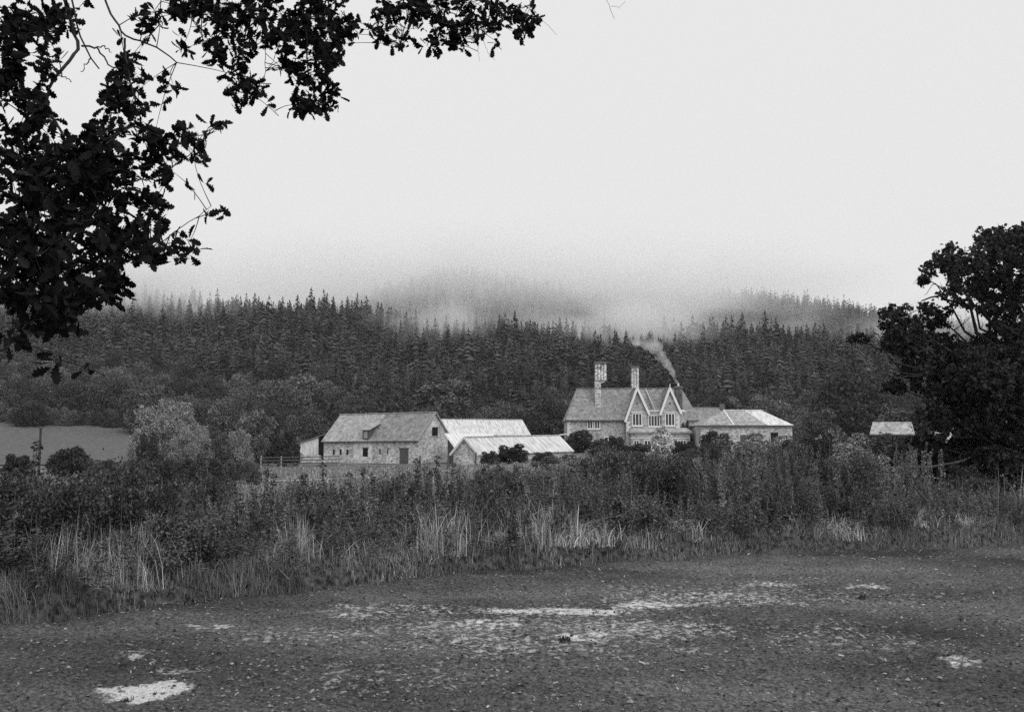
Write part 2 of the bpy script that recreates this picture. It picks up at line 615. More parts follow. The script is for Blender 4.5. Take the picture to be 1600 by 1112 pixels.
def verge_z(x, y):
    x, y = np.asarray(x, float), np.asarray(y, float)
    wob = 0.3 * fbm(x / 1.3, x * 0, 3, 3) + 0.14 * fbm(x / 0.3, y / 0.4, 2, 8)
    s = (y - hedge_y(x) + wob) * 0.84
    on = sstep(-0.1, 0.15, s)
    return np.interp(s, prof_s, prof_z) + on * (0.2 * fbm(x / 0.6, y / 0.5, 3, 55) + 0.08 * fbm(x / 0.2, y / 0.2, 3, 65))


DY = np.concatenate([np.linspace(-0.6, 1.2, 34), np.linspace(1.3, 4, 14), np.linspace(4.5, 10, 8)])
VX, VD = np.meshgrid(HLX, DY)
VY = hedge_y(VX) + VD
V = np.stack([VX, VY, verge_z(VX, VY)], -1)
I = np.arange(VX.size).reshape(VX.shape)
F = np.stack([I[:-1, :-1], I[:-1, 1:], I[1:, 1:], I[1:, :-1]], -1).reshape(-1, 4)
vg = MB().add(V.reshape(-1, 3), F).build('verge', M['verge'], smooth=True)
tag(vg, 'low sod bank at the edge of the harrowed field', kind='structure')

# stubble field up the slope at the left
sx = np.linspace(0, 1, 40)
sy = np.linspace(0, 1, 30)
V = []
for b_ in sy:
    Yy = 120 + b_ * 165
    x0, x1 = -0.95 * Yy, at(203, 690, Yy).x
    X2 = x0 + (x1 - x0) * sx
    V.append(np.stack([X2, np.full_like(X2, Yy), terrain(X2, X2 * 0 + Yy) + 0.12], -1))
V = np.array(V)
I = np.arange(V.shape[0] * V.shape[1]).reshape(V.shape[0], V.shape[1])
F = np.stack([I[:-1, :-1], I[:-1, 1:], I[1:, 1:], I[1:, :-1]], -1).reshape(-1, 4)
tag(MB().add(V.reshape(-1, 3), F).build('stubble_field', M['stubble'], smooth=True),
    'pale stubble field sloping up at the left', kind='structure')

# chalky farm track crossing the pasture
tp = [(330, 759, 0), (470, 756, 0), (520, 752, 0), (580, 744, 0), (640, 738, 0), (700, 733, 0)]
L_, Rr = [], []
for px, py, _ in tp:
    Yt = 1.6 * 1600 / (py - 695)
    Yt = (1.6 + 0.3) * 1600 / (py - 695)
    p = at(px, py, Yt)
    for lst, dy in ((L_, -1.1), (Rr, 1.1)):
        lst.append((p.x, p.y + dy, float(terrain(p.x, p.y + dy)) + 0.05))
V = np.array(L_ + Rr)
k = len(tp)
tag(MB().add(V, [(i, i + 1, k + i + 1, k + i) for i in range(k - 1)]).build('track', M['track']),
    'chalky farm track across the pasture', kind='structure')


# ------------------------------------------------------------------ buildings
def gz(p):
    return float(terrain(p[0], p[1]))


def gable_body(L0, L1, W, eave, ridge, mats, root, name='wall', foot=-0.8, rise=0.0):
    """walls of a gabled building, x from L0 to L1, y from 0 to W; rise lifts the far end"""
    m = MB()
    e1, r1 = eave + rise, ridge + rise
    V = [(L0, 0, foot), (L1, 0, foot), (L1, W, foot), (L0, W, foot), (L0, 0, eave), (L1, 0, e1), (L1, W, e1), (L0, W, eave), (L0, W / 2, ridge), (L1, W / 2, r1)]
    m.add(V, [(0, 1, 5, 4), (2, 3, 7, 6), (0, 3, 2, 1)])
    m.add(V, [(1, 2, 6, 9, 5), (3, 0, 4, 8, 7)])
    return m.build(name, mats, root)


def gable_roof(L0, L1, W, eave, ridge, root, parts, over=0.25, rise=0.0, t=0.12, lift=0.04):
    """two slopes; parts = list of (x from, x to, material) along the front slope"""
    k = (ridge - eave) / (W / 2)
    e = eave - k * over + lift
    f = lambda x: rise * (x - L0) / (L1 - L0)
    for i, (a, b, mm) in enumerate(parts):
        q = MB().slab((a, -over, e + f(a)), (b, -over, e + f(b)), (b, W / 2, ridge + lift + f(b)), (a, W / 2, ridge + lift + f(a)), t)
        q.build('roof_slope', mm, root)
    a, b = parts[0][0], parts[-1][1]
    MB().slab((b, W + over, e + f(b)), (a, W + over, e + f(a)), (a, W / 2 + 0.003, ridge + lift + f(a)), (b, W / 2 + 0.003, ridge + lift + f(b)), t).build('roof_slope', parts[-1][2], root)
    MB().bar((a - 0.02, W / 2, ridge + lift + f(a) + 0.04), (b + 0.02, W / 2, ridge + lift + f(b) + 0.04), 0.24, 0.12).build('ridge_tiles', M['slate_light'], root)


def window(root, x0, x1, z0, z1, y, lights=2, white=True, face=-1, pane=True, tr=None):
    """frame proud of the wall, glass set in it, mullions; on a wall facing -y at depth y"""
    fm = M['white'] if white else M['timber_dark']
    m = MB()
    t = tr or min(0.12, (x1 - x0) * 0.13)
    d0, d1 = y - 0.07, y + 0.05
    m.box(x0, x1, d0, d1, z1 - t, z1).box(x0, x1, d0, d1, z0, z0 + t)
    m.box(x0, x0 + t, d0, d1, z0 + t, z1 - t).box(x1 - t, x1, d0, d1, z0 + t, z1 - t)
    n = lights
    for i in range(1, n):
        xx = x0 + (x1 - x0) * i / n
        m.box(xx - t * 0.4, xx + t * 0.4, d0, d1, z0 + t, z1 - t)
    f = m.build('window', fm, root)
    MB().box(x0 - 0.1, x1 + 0.1, y - 0.16, y - 0.0, z0 - 0.12, z0 - 0.003).build('sill', M['quoin'], f)
    if pane:
        for i in range(n):
            a = x0 + (x1 - x0) * i / n + t * 0.3
            b = x0 + (x1 - x0) * (i + 1) / n - t * 0.3
            MB().box(a, b, y - 0.03, y + 0.02, z0 + t * 0.6, z1 - t * 0.6).build('pane', M['glass'], f)
    return f


# --- farmhouse
HZ = 0.5
fh = empty('farmhouse', (at(884, 700, 145).x, 145, HZ))
tag(fh, 'stone farmhouse with twin white-edged gables, slate roof and tall chimneys', 'house')
W, E, Rg = 9.0, 4.75, 9.3
m = MB().box(0.25, 18.7, 0.0, W, -1.2, E)
m.build('wall', M['stone'], fh)
e0 = E - 0.1
# hipped main roof with thickness
rA, rB, rC, rD = (0, -0.35, e0), (18.95, -0.35, e0), (18.95, W + 0.35, e0), (0, W + 0.35, e0)
r1, r2 = (1.85, W / 2, Rg), (17.2, W / 2, Rg)
m = MB()
m.add([rA, rB, r2, r1], [(0, 1, 2, 3)])
m.add([rC, rD, r1, r2], [(0, 1, 2, 3)])
m.add([rD, rA, r1], [(0, 1, 2)])
m.add([rB, rC, r2], [(0, 1, 2)])
lo = [(p[0], p[1], p[2] - 0.14) for p in (rA, rB, rC, rD)]
m.add([rA, rB, rC, rD] + lo, [(4, 5, 1, 0), (5, 6, 2, 1), (6, 7, 3, 2), (7, 4, 0, 3), (4, 7, 6, 5)])
mr_ = m.build('roof', M['slate'], fh)
MB().bar((1.8, W / 2, Rg + 0.05), (17.25, W / 2, Rg + 0.05), 0.22, 0.14).build('ridge_tiles', M['slate_dark'], mr_)
MB().bar((0, -0.4, e0 - 0.12), (8.2, -0.4, e0 - 0.12), 0.12, 0.12).build('gutter', M['timber_dark'], mr_)
# two gabled fronts
PF = -1.3


def front_gable(xl, xa, xr, zl, za, zr, name='gable'):
    g_ = MB()
    V = [(xl, PF, -1.2), (xr, PF, -1.2), (xr, 0.3, -1.2), (xl, 0.3, -1.2), (xl, PF, zl), (xr, PF, zr), (xa, PF, za), (xl, 0.3, zl), (xr, 0.3, zr), (xa, 0.3, za)]
    g_.add(V, [(0, 1, 5, 6, 4)]).add(V, [(3, 0, 4, 7), (1, 2, 8, 5)])
    gw = g_.build('gable_wall', M['stone'], fh)
    back = W / 2 - 0.2
    k1, k2 = (za - zl) / (xa - xl), (za - zr) / (xr - xa)
    o = 0.22
    rf = MB()
    rf.slab((xl - o, PF - 0.3, zl - k1 * o + 0.06), (xa, PF - 0.3, za + 0.06), (xa, back, za + 0.06), (xl - o, back, zl - k1 * o + 0.06), 0.12)
    rf.slab((xr + o, PF - 0.3, zr - k2 * o + 0.06), (xa, PF - 0.3, za + 0.063), (xa, back, za + 0.063), (xr + o, back, zr - k2 * o + 0.06), 0.12)
    rr = rf.build('gable_roof', M['slate'], gw)
    bb = MB()
    bb.bar((xl - o, PF - 0.36, zl - k1 * o), (xa, PF - 0.36, za + 0.02), 0.1, 0.3)
    bb.build('bargeboard', M['white'], gw)
    bb = MB()
    bb.bar((xa, PF - 0.363, za + 0.02), (xr + o, PF - 0.363, zr - k2 * o), 0.1, 0.3)
    bb.build('bargeboard', M['white'], gw)
    MB().bar((xa, PF - 0.37, za - 0.2), (xa, PF - 0.37, za + 0.55), 0.12, 0.12).build('finial', M['white'], gw)
    return gw


front_gable(8.45, 9.97, 11.4, 4.9, 9.05, 5.85)
front_gable(13.35, 14.55, 15.9, 5.85, 9.05, 5.95)
MB().box(11.4, 13.35, -0.9, 0.25, -1.2, 5.75).build('wall', M['stone'], fh)
MB().box(11.35, 13.4, -1.0, 0.3, 5.75, 6.0).build('parapet', M['quoin'], fh)
MB().slab((12.55, -0.2, 6.05), (12.7, -0.2, 6.05), (12.0, 4.4, 9.32), (11.85, 4.4, 9.32), 0.2).build('valley_flashing', M['lead'], fh)
# windows upstairs
window(fh, 9.25, 10.65, 3.75, 5.55, PF, 3)
window(fh, 13.85, 15.25, 3.75, 5.55, PF, 3)
window(fh, 11.55, 13.2, 3.65, 5.3, -0.9, 4)
window(fh, 3.05, 3.85, 3.35, 4.6, 0.0, 2)
window(fh, 4.05, 4.85, 3.35, 4.6, 0.0, 2)
window(fh, 17.1, 17.9, 1.0, 2.4, 0.0, 2)
window(fh, 1.2, 2.2, 0.9, 2.3, 0.0, 2)
window(fh, 5.4, 6.6, 0.9, 2.3, 0.0, 2)
for xx in (9.95, 14.55):
    MB().add([(xx + 0.16 * math.cos(a), PF - 0.03, 6.95 + 0.16 * math.sin(a)) for a in np.linspace(0, 6.283, 13)[:12]], [tuple(range(12))]).build('gable_roundel', M['cap'], fh)
    MB().box(xx - 0.85, xx + 0.85, PF - 0.12, PF - 0.003, 5.6, 5.75).build('hood_mould', M['quoin'], fh)
# ground floor bay with lean-to roof, cornice and windows
bay = MB().box(8.9, 17.0, -3.1, PF - 0.003, -1.2, 2.75).build('bay_wall', M['stone'], fh)
MB().hexa([(8.5, -3.5, 2.9), (17.4, -3.5, 2.9), (17.4, PF, 2.9), (8.5, PF, 2.9)], [(9.3, -2.3, 3.45), (16.7, -2.3, 3.45), (16.7, PF - 0.003, 3.5), (9.3, PF - 0.003, 3.5)]).build('bay_roof', M['slate_pale'], bay)
MB().box(8.6, 17.3, -3.4, -1.4, 2.75, 2.897).build('cornice', M['quoin'], bay)
MB().box(8.85, 17.05, -3.16, -1.4, 1.95, 2.1).build('string_course', M['quoin'], bay)
window(fh, 9.2, 10.0, 0.4, 1.8, -3.1, 2)
window(fh, 10.6, 12.2, 0.4, 1.8, -3.1, 3)
window(fh, 13.0, 14.4, 0.4, 1.8, -3.1, 3)
window(fh, 15.2, 16.5, 0.4, 1.8, -3.1, 3)
# quoins: alternate long and short blocks
for (qx, qy, z1, sgn) in ((8.45, PF, 4.7, 1), (18.7, 0.0, 4.6, -1), (0.25, 0.0, 4.6, 1), (15.9, PF, 5.9, -1)):
    m = MB()
    z, i = -0.2, 0
    while z < z1 - 0.3:
        l_ = 0.5 if i % 2 else 0.32
        x0, x1 = (qx - 0.02, qx + l_) if sgn > 0 else (qx - l_, qx + 0.02)
        m.box(x0, x1, qy - 0.025, qy + (0.32 if i % 2 else 0.5), z, z + 0.31)
        z += 0.33
        i += 1
    tag(m.build('quoin', M['quoin'], fh), kind='stuff')


def chimney(x0, x1, y0, y1, z0, z1, shafts, foot=None, pots=0, mm=None):
    mm = mm or M['brick']
    m = MB()
    n = shafts
    wd = (x1 - x0) / n
    zb = z0
    if foot:
        zb = foot[2]
        m.box(foot[0], foot[1], y0 + 0.05, y1 - 0.05, z0, zb)
        m.hexa([(foot[0], y0 + 0.05, zb), (foot[1], y0 + 0.05, zb), (foot[1], y1 - 0.05, zb), (foot[0], y1 - 0.05, zb)],
               [(x0, y0, zb + 0.35), (x1, y0, zb + 0.35), (x1, y1, zb + 0.35), (x0, y1, zb + 0.35)])
        zb += 0.352
    core = MB().box(x0 + 0.04, x1 - 0.04, y0 + 0.2, y1 - 0.2, zb, z1 - 0.3)
    for i in range(n):
        a, b = x0 + i * wd + 0.04, x0 + (i + 1) * wd - 0.04
        m.box(a, b, y0, y0 + 0.197, zb + 0.01, z1 - 0.32).box(a, b, y1 - 0.197, y1, zb + 0.01, z1 - 0.32)
    c = m.build('chimney', mm, fh)
    core.build('chimney_core', M['cap'], c)  # dark core colours in the shade of the gaps between shafts
    MB().box(x0 - 0.12, x1 + 0.12, y0 - 0.12, y1 + 0.12, z1 - 0.3, z1 - 0.12).box(x0 - 0.05, x1 + 0.05, y0 - 0.05, y1 + 0.05, z1 - 0.118, z1).build('chimney_cap', M['cap'], c)
    MB().box(x0 - 0.06, x1 + 0.06, y0 - 0.06, y1 + 0.06, zb - 0.02, zb + 0.1).build('string_course', M['cap'], c)
    for i in range(pots):
        xx = x0 + (x1 - x0) * (i + 0.5) / pots
        MB().tube([(xx, (y0 + y1) / 2, z1 - 0.02), (xx, (y0 + y1) / 2, z1 + 0.45)], [0.16, 0.13], 8).build('chimney_pot', M['quoin'], c)
    return c


chimney(4.3, 6.0, 1.5, 2.5, 6.0, 13.0, 4, (4.32, 5.15, 9.9))
chimney(10.0, 11.15, 5.6, 6.5, 8.0, 12.75, 3)
c3 = chimney(15.45, 16.5, -0.6, 0.4, 5.9, 9.4, 2, None, 1, stone_mat('dark_chimney_stone', 0.04, 0.14, 3.2, 0.16))
MB().box(15.3, 16.95, -0.75, 0.2, -1.2, 5.75).build('chimney_breast', M['stone'], fh)
MB().hexa([(15.25, -0.8, 5.75), (17.0, -0.8, 5.75), (17.0, 0.2, 5.75), (15.25, 0.2, 5.75)], [(15.4, -0.65, 6.05), (16.6, -0.65, 6.05), (16.6, 0.2, 6.05), (15.4, 0.2, 6.05)]).build('chimney_shoulder', M['quoin'], fh)
MB().box(12.4, 13.2, -3.16, -3.08, -0.6, 0.3).build('door', M['timber_dark'], fh)

# --- stone barn
bz = -0.85
barn = empty('stone_barn', (at(653, 700, 125).x, 125, bz), rad(-34.5))
tag(barn, 'long stone barn with two-tone slate roof, loft dormer and square gable hatch', 'barn')
BL, BW, BE, BR = -15.9, 6.5, 3.15, 6.45
gable_body(BL, 0, BW, BE, BR, M['rubble'], barn)
gable_roof(BL, 0, BW, BE, BR, barn, [(BL - 0.25, -8.2, M['slate_light']), (-8.197, 0.22, M['slate'])], 0.28)
for yy, a in ((0, -1), (BW, 1)):
    MB().bar((0.12, yy + a * 0.25, BE - 0.25), (0.12, BW / 2, BR + 0.04), 0.16, 0.22).build('verge_board', M['timber'], barn)


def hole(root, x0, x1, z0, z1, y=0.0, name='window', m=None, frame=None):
    """a block on a wall facing -y, coloured as a shaded recess by default"""
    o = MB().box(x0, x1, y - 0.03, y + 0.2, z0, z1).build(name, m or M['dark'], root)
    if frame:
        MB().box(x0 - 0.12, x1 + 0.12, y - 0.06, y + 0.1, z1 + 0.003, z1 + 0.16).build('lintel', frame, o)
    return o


hole(barn, -2.9, -1.5, -0.4, 1.95, name='door', m=M['timber_dark'], frame=M['timber_dark'])
hole(barn, -9.0, -8.15, 1.0, 2.0, frame=M['timber_dark'])
for xx in (-14.2, -13.0, -11.8):
    hole(barn, xx, xx + 0.28, 1.2, 1.9)
for xx in (-6.2, -4.9):
    hole(barn, xx, xx + 0.16, 1.3, 2.0, name='vent_slit')
MB().box(-0.03, 0.04, 2.7, 3.8, 3.6, 4.65).build('gable_hatch', M['dark'], barn)
MB().box(-0.06, 0.06, 2.55, 3.95, 3.45, 3.597).build('sill', M['timber'], barn)
MB().box(-0.05, 0.05, 3.4, 4.6, -0.1, 0.35).build('stone_step', M['quoin'], barn)
# limewashed patch between the openings
MB().box(-10.6, -7.4, -0.012, 0.05, 0.5, 2.95).build('limewash_patch', mat('limewash', 0.42, 0.72, 1.6, 8, 0.95, contrast=(0.35, 0.62)), barn)
# loft dormer
dm = MB().box(-9.0, -7.9, -0.12, 1.3, 3.2, 4.35).build('dormer', M['timber_dark'], barn)
MB().box(-8.75, -8.15, -0.17, -0.1, 3.3, 4.2).build('dormer_hatch', M['timber'], dm)
MB().slab((-9.25, -0.4, 4.38), (-7.65, -0.4, 4.38), (-7.65, 2.1, 5.36), (-9.25, 2.1, 5.36), 0.09).build('dormer_roof', M['slate_light'], dm)
# sagging gutter and creeper remains
MB().bar((BL, -0.32, BE - 0.3), (0.1, -0.32, BE - 0.22), 0.1, 0.1).build('gutter', M['timber_dark'], barn)

# --- lean-to at the barn's left end
lt = empty('plank_lean_to', (at(469, 700, 138).x, 138, -0.45), rad(-12))
tag(lt, 'plank-walled lean-to shed on a stone base at the left end of the stone barn', 'shed')
MB().hexa([(0, 0, -0.8), (4.0, 0, -0.8), (4.0, 5, -0.8), (0, 5, -0.8)], [(0, 0, 0.75), (2.65, 0, 0.75), (2.65, 5, 0.75), (0, 5, 0.75)]).build('wall', M['rubble'], lt)
m = MB()
for i in range(13):
    x0 = i * 0.2
    h0, h1 = 2.35 + x0 * 0.31, 2.35 + (x0 + 0.19) * 0.31
    y0 = RR.uniform(0, 0.03)
    m.hexa([(x0, y0, 0.76), (x0 + 0.19, y0, 0.76), (x0 + 0.19, y0 + 0.04, 0.76), (x0, y0 + 0.04, 0.76)], [(x0, y0, h0), (x0 + 0.19, y0, h1), (x0 + 0.19, y0 + 0.04, h1), (x0, y0 + 0.04, h0)])
tag(m.build('plank', M['sheet'], lt), kind='stuff')
MB().box(2.7, 3.6, 0.15, 0.3, -0.7, 3.2).build('door', M['dark'], lt)  # near-black panel: the doorway's inner shade is in its colour
MB().box(3.65, 4.0, 0.0, 0.25, -0.8, 3.4).build('door_post', M['rubble'], lt)
MB().box(0.02, 3.98, 4.8, 4.95, -0.8, 2.4).build('back_wall', M['timber_dark'], lt)
MB().slab((-0.3, -0.25, 2.35), (4.3, -0.25, 3.75), (4.3, 5.1, 3.75), (-0.3, 5.1, 2.35), 0.1).build('roof', M['slate_dark'], lt)

# --- low shed in front of the barns
ls = empty('low_shed', (at(748, 700, 106).x, 106, bz), rad(43.8))
tag(ls, 'low stone shed with pale streaked sheet roof and a creeper on its wall', 'shed')
gable_body(0, 14, 4.0, 1.65, 3.2, M['rubble'], ls, rise=0.3)
gable_roof(0, 14, 4.0, 1.65, 3.2, ls, [(-0.2, 14.2, M['sheet'])], 0.3, rise=0.3)
m = MB()
for i in range(48):
    x = 0.1 + i * 0.285
    f = 0.3 * x / 14
    m.bar((x, -0.3, 1.47 + f), (x, 1.92, 3.2 + f), 0.09, 0.05)
tag(m.build('roof_rib', M['sheet'], ls), kind='stuff')
MB().bar((-0.26, -0.3, 1.4), (-0.26, 2.0, 3.23), 0.06, 0.24).build('bargeboard', M['white'], ls)
MB().bar((-0.263, 4.3, 1.4), (-0.263, 2.0, 3.23), 0.06, 0.24).build('bargeboard', M['white'], ls)
hole(ls, 3.0, 4.0, -0.5, 1.3, name='door', m=M['timber_dark'])

# --- sheds behind
sb = empty('long_sheet_barn', (at(699, 700, 158).x, 158, -0.6), rad(18))
tag(sb, 'long barn with pale sheet roof standing behind the low shed', 'barn')
gable_body(0, 13.2, 8, 3.9, 6.2, M['timber_dark'], sb)
gable_roof(0, 13.2, 8, 3.9, 6.2, sb, [(-0.3, 13.5, M['sheet'])], 0.35)
m = MB()
for i in range(34):
    x = 0.1 + i * 0.39
    m.bar((x, -0.3, 3.78), (x, 3.9, 6.22), 0.1, 0.06)
tag(m.build('roof_rib', M['sheet'], sb), kind='stuff')
for i in range(4):
    MB().box(0.4 + i * 3.2, 0.65 + i * 3.2, -0.12, -0.003, -0.8, 3.8).build('post', M['timber'], sb)
ws = empty('white_roofed_shed', (at(714, 700, 120).x, 120, -0.7), rad(14))
tag(ws, 'flat-pitched shed with almost white roof between stone barn and low shed', 'shed')
MB().hexa([(0, 0, -0.6), (5.2, 0, -0.6), (5.2, 6, -0.6), (0, 6, -0.6)], [(0, 0, 2.1), (5.2, 0, 2.1), (5.2, 6, 3.6), (0, 6, 3.6)]).build('wall', M['timber_dark'], ws)
MB().slab((-0.4, -0.4, 2.05), (5.6, -0.4, 2.05), (5.6, 6.2, 3.72), (-0.4, 6.2, 3.72), 0.1).build('roof', M['sheet_white'], ws)
m = MB()
for i in range(14):
    m.bar((-0.2 + i * 0.43, -0.38, 2.09), (-0.2 + i * 0.43, 6.1, 3.73), 0.08, 0.05)
tag(m.build('roof_rib', M['sheet_white'], ws), kind='stuff')

os_ = empty('open_shed', (at(846, 700, 135).x, 135, 0.0), rad(8))
tag(os_, 'small open-fronted shed with pale roof just left of the farmhouse', 'shed')
MB().box(0, 0.15, 0, 3, -0.6, 2.5).box(0.15, 3.3, 2.85, 3, -0.6, 2.5).build('wall', M['timber'], os_)
MB().box(3.2, 3.35, 0, 0.15, -0.6, 2.9).build('post', M['timber'], os_)
MB().box(1.7, 1.83, 0, 0.13, -0.6, 2.7).build('post', M['timber'], os_)
MB().slab((-0.2, -0.2, 2.55), (3.5, -0.2, 3.1), (3.5, 3.1, 3.1), (-0.2, 3.1, 2.55), 0.1).build('roof', M['sheet'], os_)

# --- hip-roofed barn right of the house
hb = empty('hip_roofed_barn', (at(1093, 700, 138).x, 138, 0.35), rad(0))
tag(hb, 'long low stone barn with hipped patchy pale roof right of the farmhouse', 'barn')
HL, HW = 12.7, 7.0
MB().box(0.2, HL - 0.2, 0, HW, -1.2, 3.95).build('wall', M['rubble'], hb)
he, hr = 3.9, 6.0
a, b, c, d = (-0.1, -0.3, he), (HL, -0.3, he), (HL, HW + 0.3, he), (-0.1, HW + 0.3, he)
p, q = (4.05, HW / 2, hr), (9.3, HW / 2, hr)
MB().add([a, (4.6, -0.3, he), (4.05, HW / 2, hr)], [(0, 1, 2)]).build('roof_slope', M['slate_light'], hb)
MB().add([(4.6, -0.3, he), (9.1, -0.3, he), (6.9, HW / 2, hr), (4.05, HW / 2, hr)], [(0, 1, 2, 3)]).build('roof_slope', M['slate_pale'], hb)
MB().add([(9.1, -0.3, he), b, q, (6.9, HW / 2, hr)], [(0, 1, 2, 3)]).build('roof_slope', M['sheet'], hb)
MB().add([b, c, q], [(0, 1, 2)]).build('roof_slope', M['sheet'], hb)
MB().add([c, d, p, q], [(0, 1, 2, 3)]).build('roof_slope', M['slate_pale'], hb)
MB().add([d, a, p], [(0, 1, 2)]).build('roof_slope', M['slate_light'], hb)
MB().bar((4.05, HW / 2, hr + 0.03), (4.6, -0.3, he + 0.04), 0.16, 0.1).build('hip_tiles', M['sheet_white'], hb)
MB().bar(p[:2] + (hr + 0.05,), q[:2] + (hr + 0.05,), 0.2, 0.12).build('ridge_tiles', M['sheet'], hb)
MB().box(-0.1, HL, -0.42, -0.31, he - 0.22, he - 0.05).build('gutter', M['timber_dark'], hb)
hole(hb, 9.6, 10.6, 1.6, 2.9, frame=M['timber'])
hole(hb, 5.5, 7.0, -0.6, 2.6, name='door', m=M['timber_dark'])

# --- slate cottage behind it
ct = empty('rear_cottage', (at(1083, 700, 162).x, 162, 0.6), rad(4))
tag(ct, 'dark slate roofed building with gable chimney behind the hip-roofed barn', 'building')
gable_body(0, 5.8, 6.0, 3.6, 6.9, M['stone'], ct)
gable_roof(0, 5.8, 6.0, 3.6, 6.9, ct, [(-0.2, 6.0, M['slate'])], 0.25)
MB().box(5.2, 5.9, 2.6, 3.4, 5.8, 7.6).build('chimney', M['cap'], ct)

# --- sheds by the right-hand oak
rs = empty('roadside_shed', (at(1364, 700, 95).x, 95, 0.4), rad(-21))
tag(rs, 'open-fronted shed with mottled pale roof left of the big oak', 'shed')
MB().box(0, 3.4, 2.6, 2.75, -0.6, 2.2).box(0, 0.15, 0, 2.6, -0.6, 2.2).box(3.25, 3.4, 0, 2.6, -0.6, 2.2).build('wall', M['timber_dark'], rs)
MB().box(0.15, 1.7, 0, 0.12, -0.6, 2.2).build('front_boards', M['timber_dark'], rs)
MB().slab((-0.25, -0.35, 2.2), (3.65, -0.35, 2.2), (3.4, 1.6, 3.35), (-0.0, 1.6, 3.35), 0.12).slab((3.65, 3.4, 2.2), (-0.25, 3.4, 2.2), (0, 1.603, 3.35), (3.4, 1.603, 3.35), 0.12).build('roof', M['slate_pale'], rs)
rt = empty('tin_hut', (at(1466, 700, 100).x, 100, 0.4), rad(-6))
tag(rt, 'little pale-roofed hut half hidden behind the big oak', 'hut')
gable_body(0, 1.9, 2.2, 1.9, 2.9, M['slate_pale'], rt)
gable_roof(0, 1.9, 2.2, 1.9, 2.9, rt, [(-0.15, 2.05, M['slate_pale'])], 0.2)

# --- fences, pole, wire
fe = empty('farm_fence', (at(408, 720, 112).x, 112, 0))
tag(fe, 'weathered post and rail fence left of the stone barn', 'fence')
fx = np.linspace(0, 7.6, 5)
for i, x in enumerate(fx):
    z = gz((fe.location.x + x, 112 + x * 0.7))
    MB().box(x - 0.07, x + 0.07, x * 0.7 - 0.07, x * 0.7 + 0.07, z - 0.3, z + 1.25).build('post', M['timber'], fe)
    if i < 4:
        z2 = gz((fe.location.x + fx[i + 1], 112 + fx[i + 1] * 0.7))
        for h in (0.4, 0.75, 1.1):
            MB().bar((x, x * 0.7 - 0.1, z + h), (fx[i + 1], fx[i + 1] * 0.7 - 0.1, z2 + h), 0.05, 0.1).build('rail', M['timber_dark'], fe)
for (px, Yp, lb) in ((656, 96, 'dark fence post below the corner of the stone barn'), (700, 92, 'thick fence post below the stone barn gable'), (743, 90, 'fence post in front of the low shed gable')):
    p = at(px, 700, Yp)
    z = gz(p)
    m = MB().tube([(p.x, Yp, z - 0.2), (p.x + 0.03, Yp, z + 1.3)], [0.09, 0.075], 7)
    tag(m.build('fence_post', M['timber_dark']), lb, 'post')
p = at(62, 700, 62)
z = gz(p)
pole = empty('pole', (p.x, 62, z))
tag(pole, 'slim dark wooden pole in front of the pale stubble field', 'pole')
MB().tube([(0, 0, -0.3), (0.02, 0, 2.65 - z)], [0.085, 0.07], 8).build('shaft', M['bark'], pole)
MB().box(-0.1, 0.14, -0.1, 0.1, 2.6 - z, 2.71 - z).build('cap', M['timber_dark'], pole)
a, b = at(1096, 627, 160), at(1600, 628, 120)
pw = empty('telegraph_pole', (b.x, b.y, gz(b)))
tag(pw, 'telegraph pole hidden by the big oak carrying the overhead wire', 'pole')
MB().tube([(0, 0, -0.4), (0, 0, b.z - gz(b) + 0.4)], [0.13, 0.1], 8).build('shaft', M['timber_dark'], pw)
MB().box(-0.6, 0.6, -0.06, 0.06, b.z - gz(b) - 0.05, b.z - gz(b) + 0.07).build('crossarm', M['timber_dark'], pw)
pts = [a.lerp(b, t) - Vector((0, 0, 1.0 * 4 * t * (1 - t) * 0.5)) for t in np.linspace(0, 1, 14)]
tag(MB().tube([tuple(q) for q in pts], 0.022, 5).build('overhead_wire', M['wire']), 'thin overhead wire strung from the rear building towards the oak', 'wire')


# ------------------------------------------------------------------ vegetation generators
def rand_dirs(n):
    d = rng.normal(size=(n, 3))
    return d / np.linalg.norm(d, axis=1)[:, None]


def unit(v):
    return v / (np.linalg.norm(v, axis=1)[:, None] + 1e-9)


def leaf_quads(P, size, outward=None, flat=0.0, aspect=0.55):
    """pointed leaf faces: base, side, tip, side, a little folded along the midrib"""
    n = len(P)
    size = np.broadcast_to(np.asarray(size, float), (n,))[:, None]
    a = rand_dirs(n)
    if outward is not None:
        a = unit(a + outward * 0.6)
    b = unit(np.cross(a, rand_dirs(n)))
    if flat > 0:
        b[:, 2] *= (1 - flat)
        b = unit(b)
    c = np.cross(a, b)
    h = size * aspect * 0.5
    V = np.stack([P - a * size * 0.5, P + b * h + c * h * 0.4, P + a * size * 0.5, P - b * h + c * h * 0.4], 1).reshape(-1, 3)
    return V, np.arange(n * 4).reshape(n, 4)


def lobe_points(lobes, n, shell=0.45, rough=0.2):
    c = np.array([l[0] for l in lobes], float)
    r = np.array([l[1] for l in lobes], float)
    wgt = (r[:, 0] * r[:, 1] * r[:, 2]) ** (2 / 3)
    k = rng.choice(len(lobes), n, p=wgt / wgt.sum())
    d = rand_dirs(n)
    rr = 1 - shell * rng.random(n) ** 1.6
    rr *= 1 + rough * np.sin(d[:, 0] * 7 + k) * np.cos(d[:, 2] * 6 + k * 2) + rng.normal(0, 0.05, n)
    return c[k] + r[k] * d * rr[:, None], d


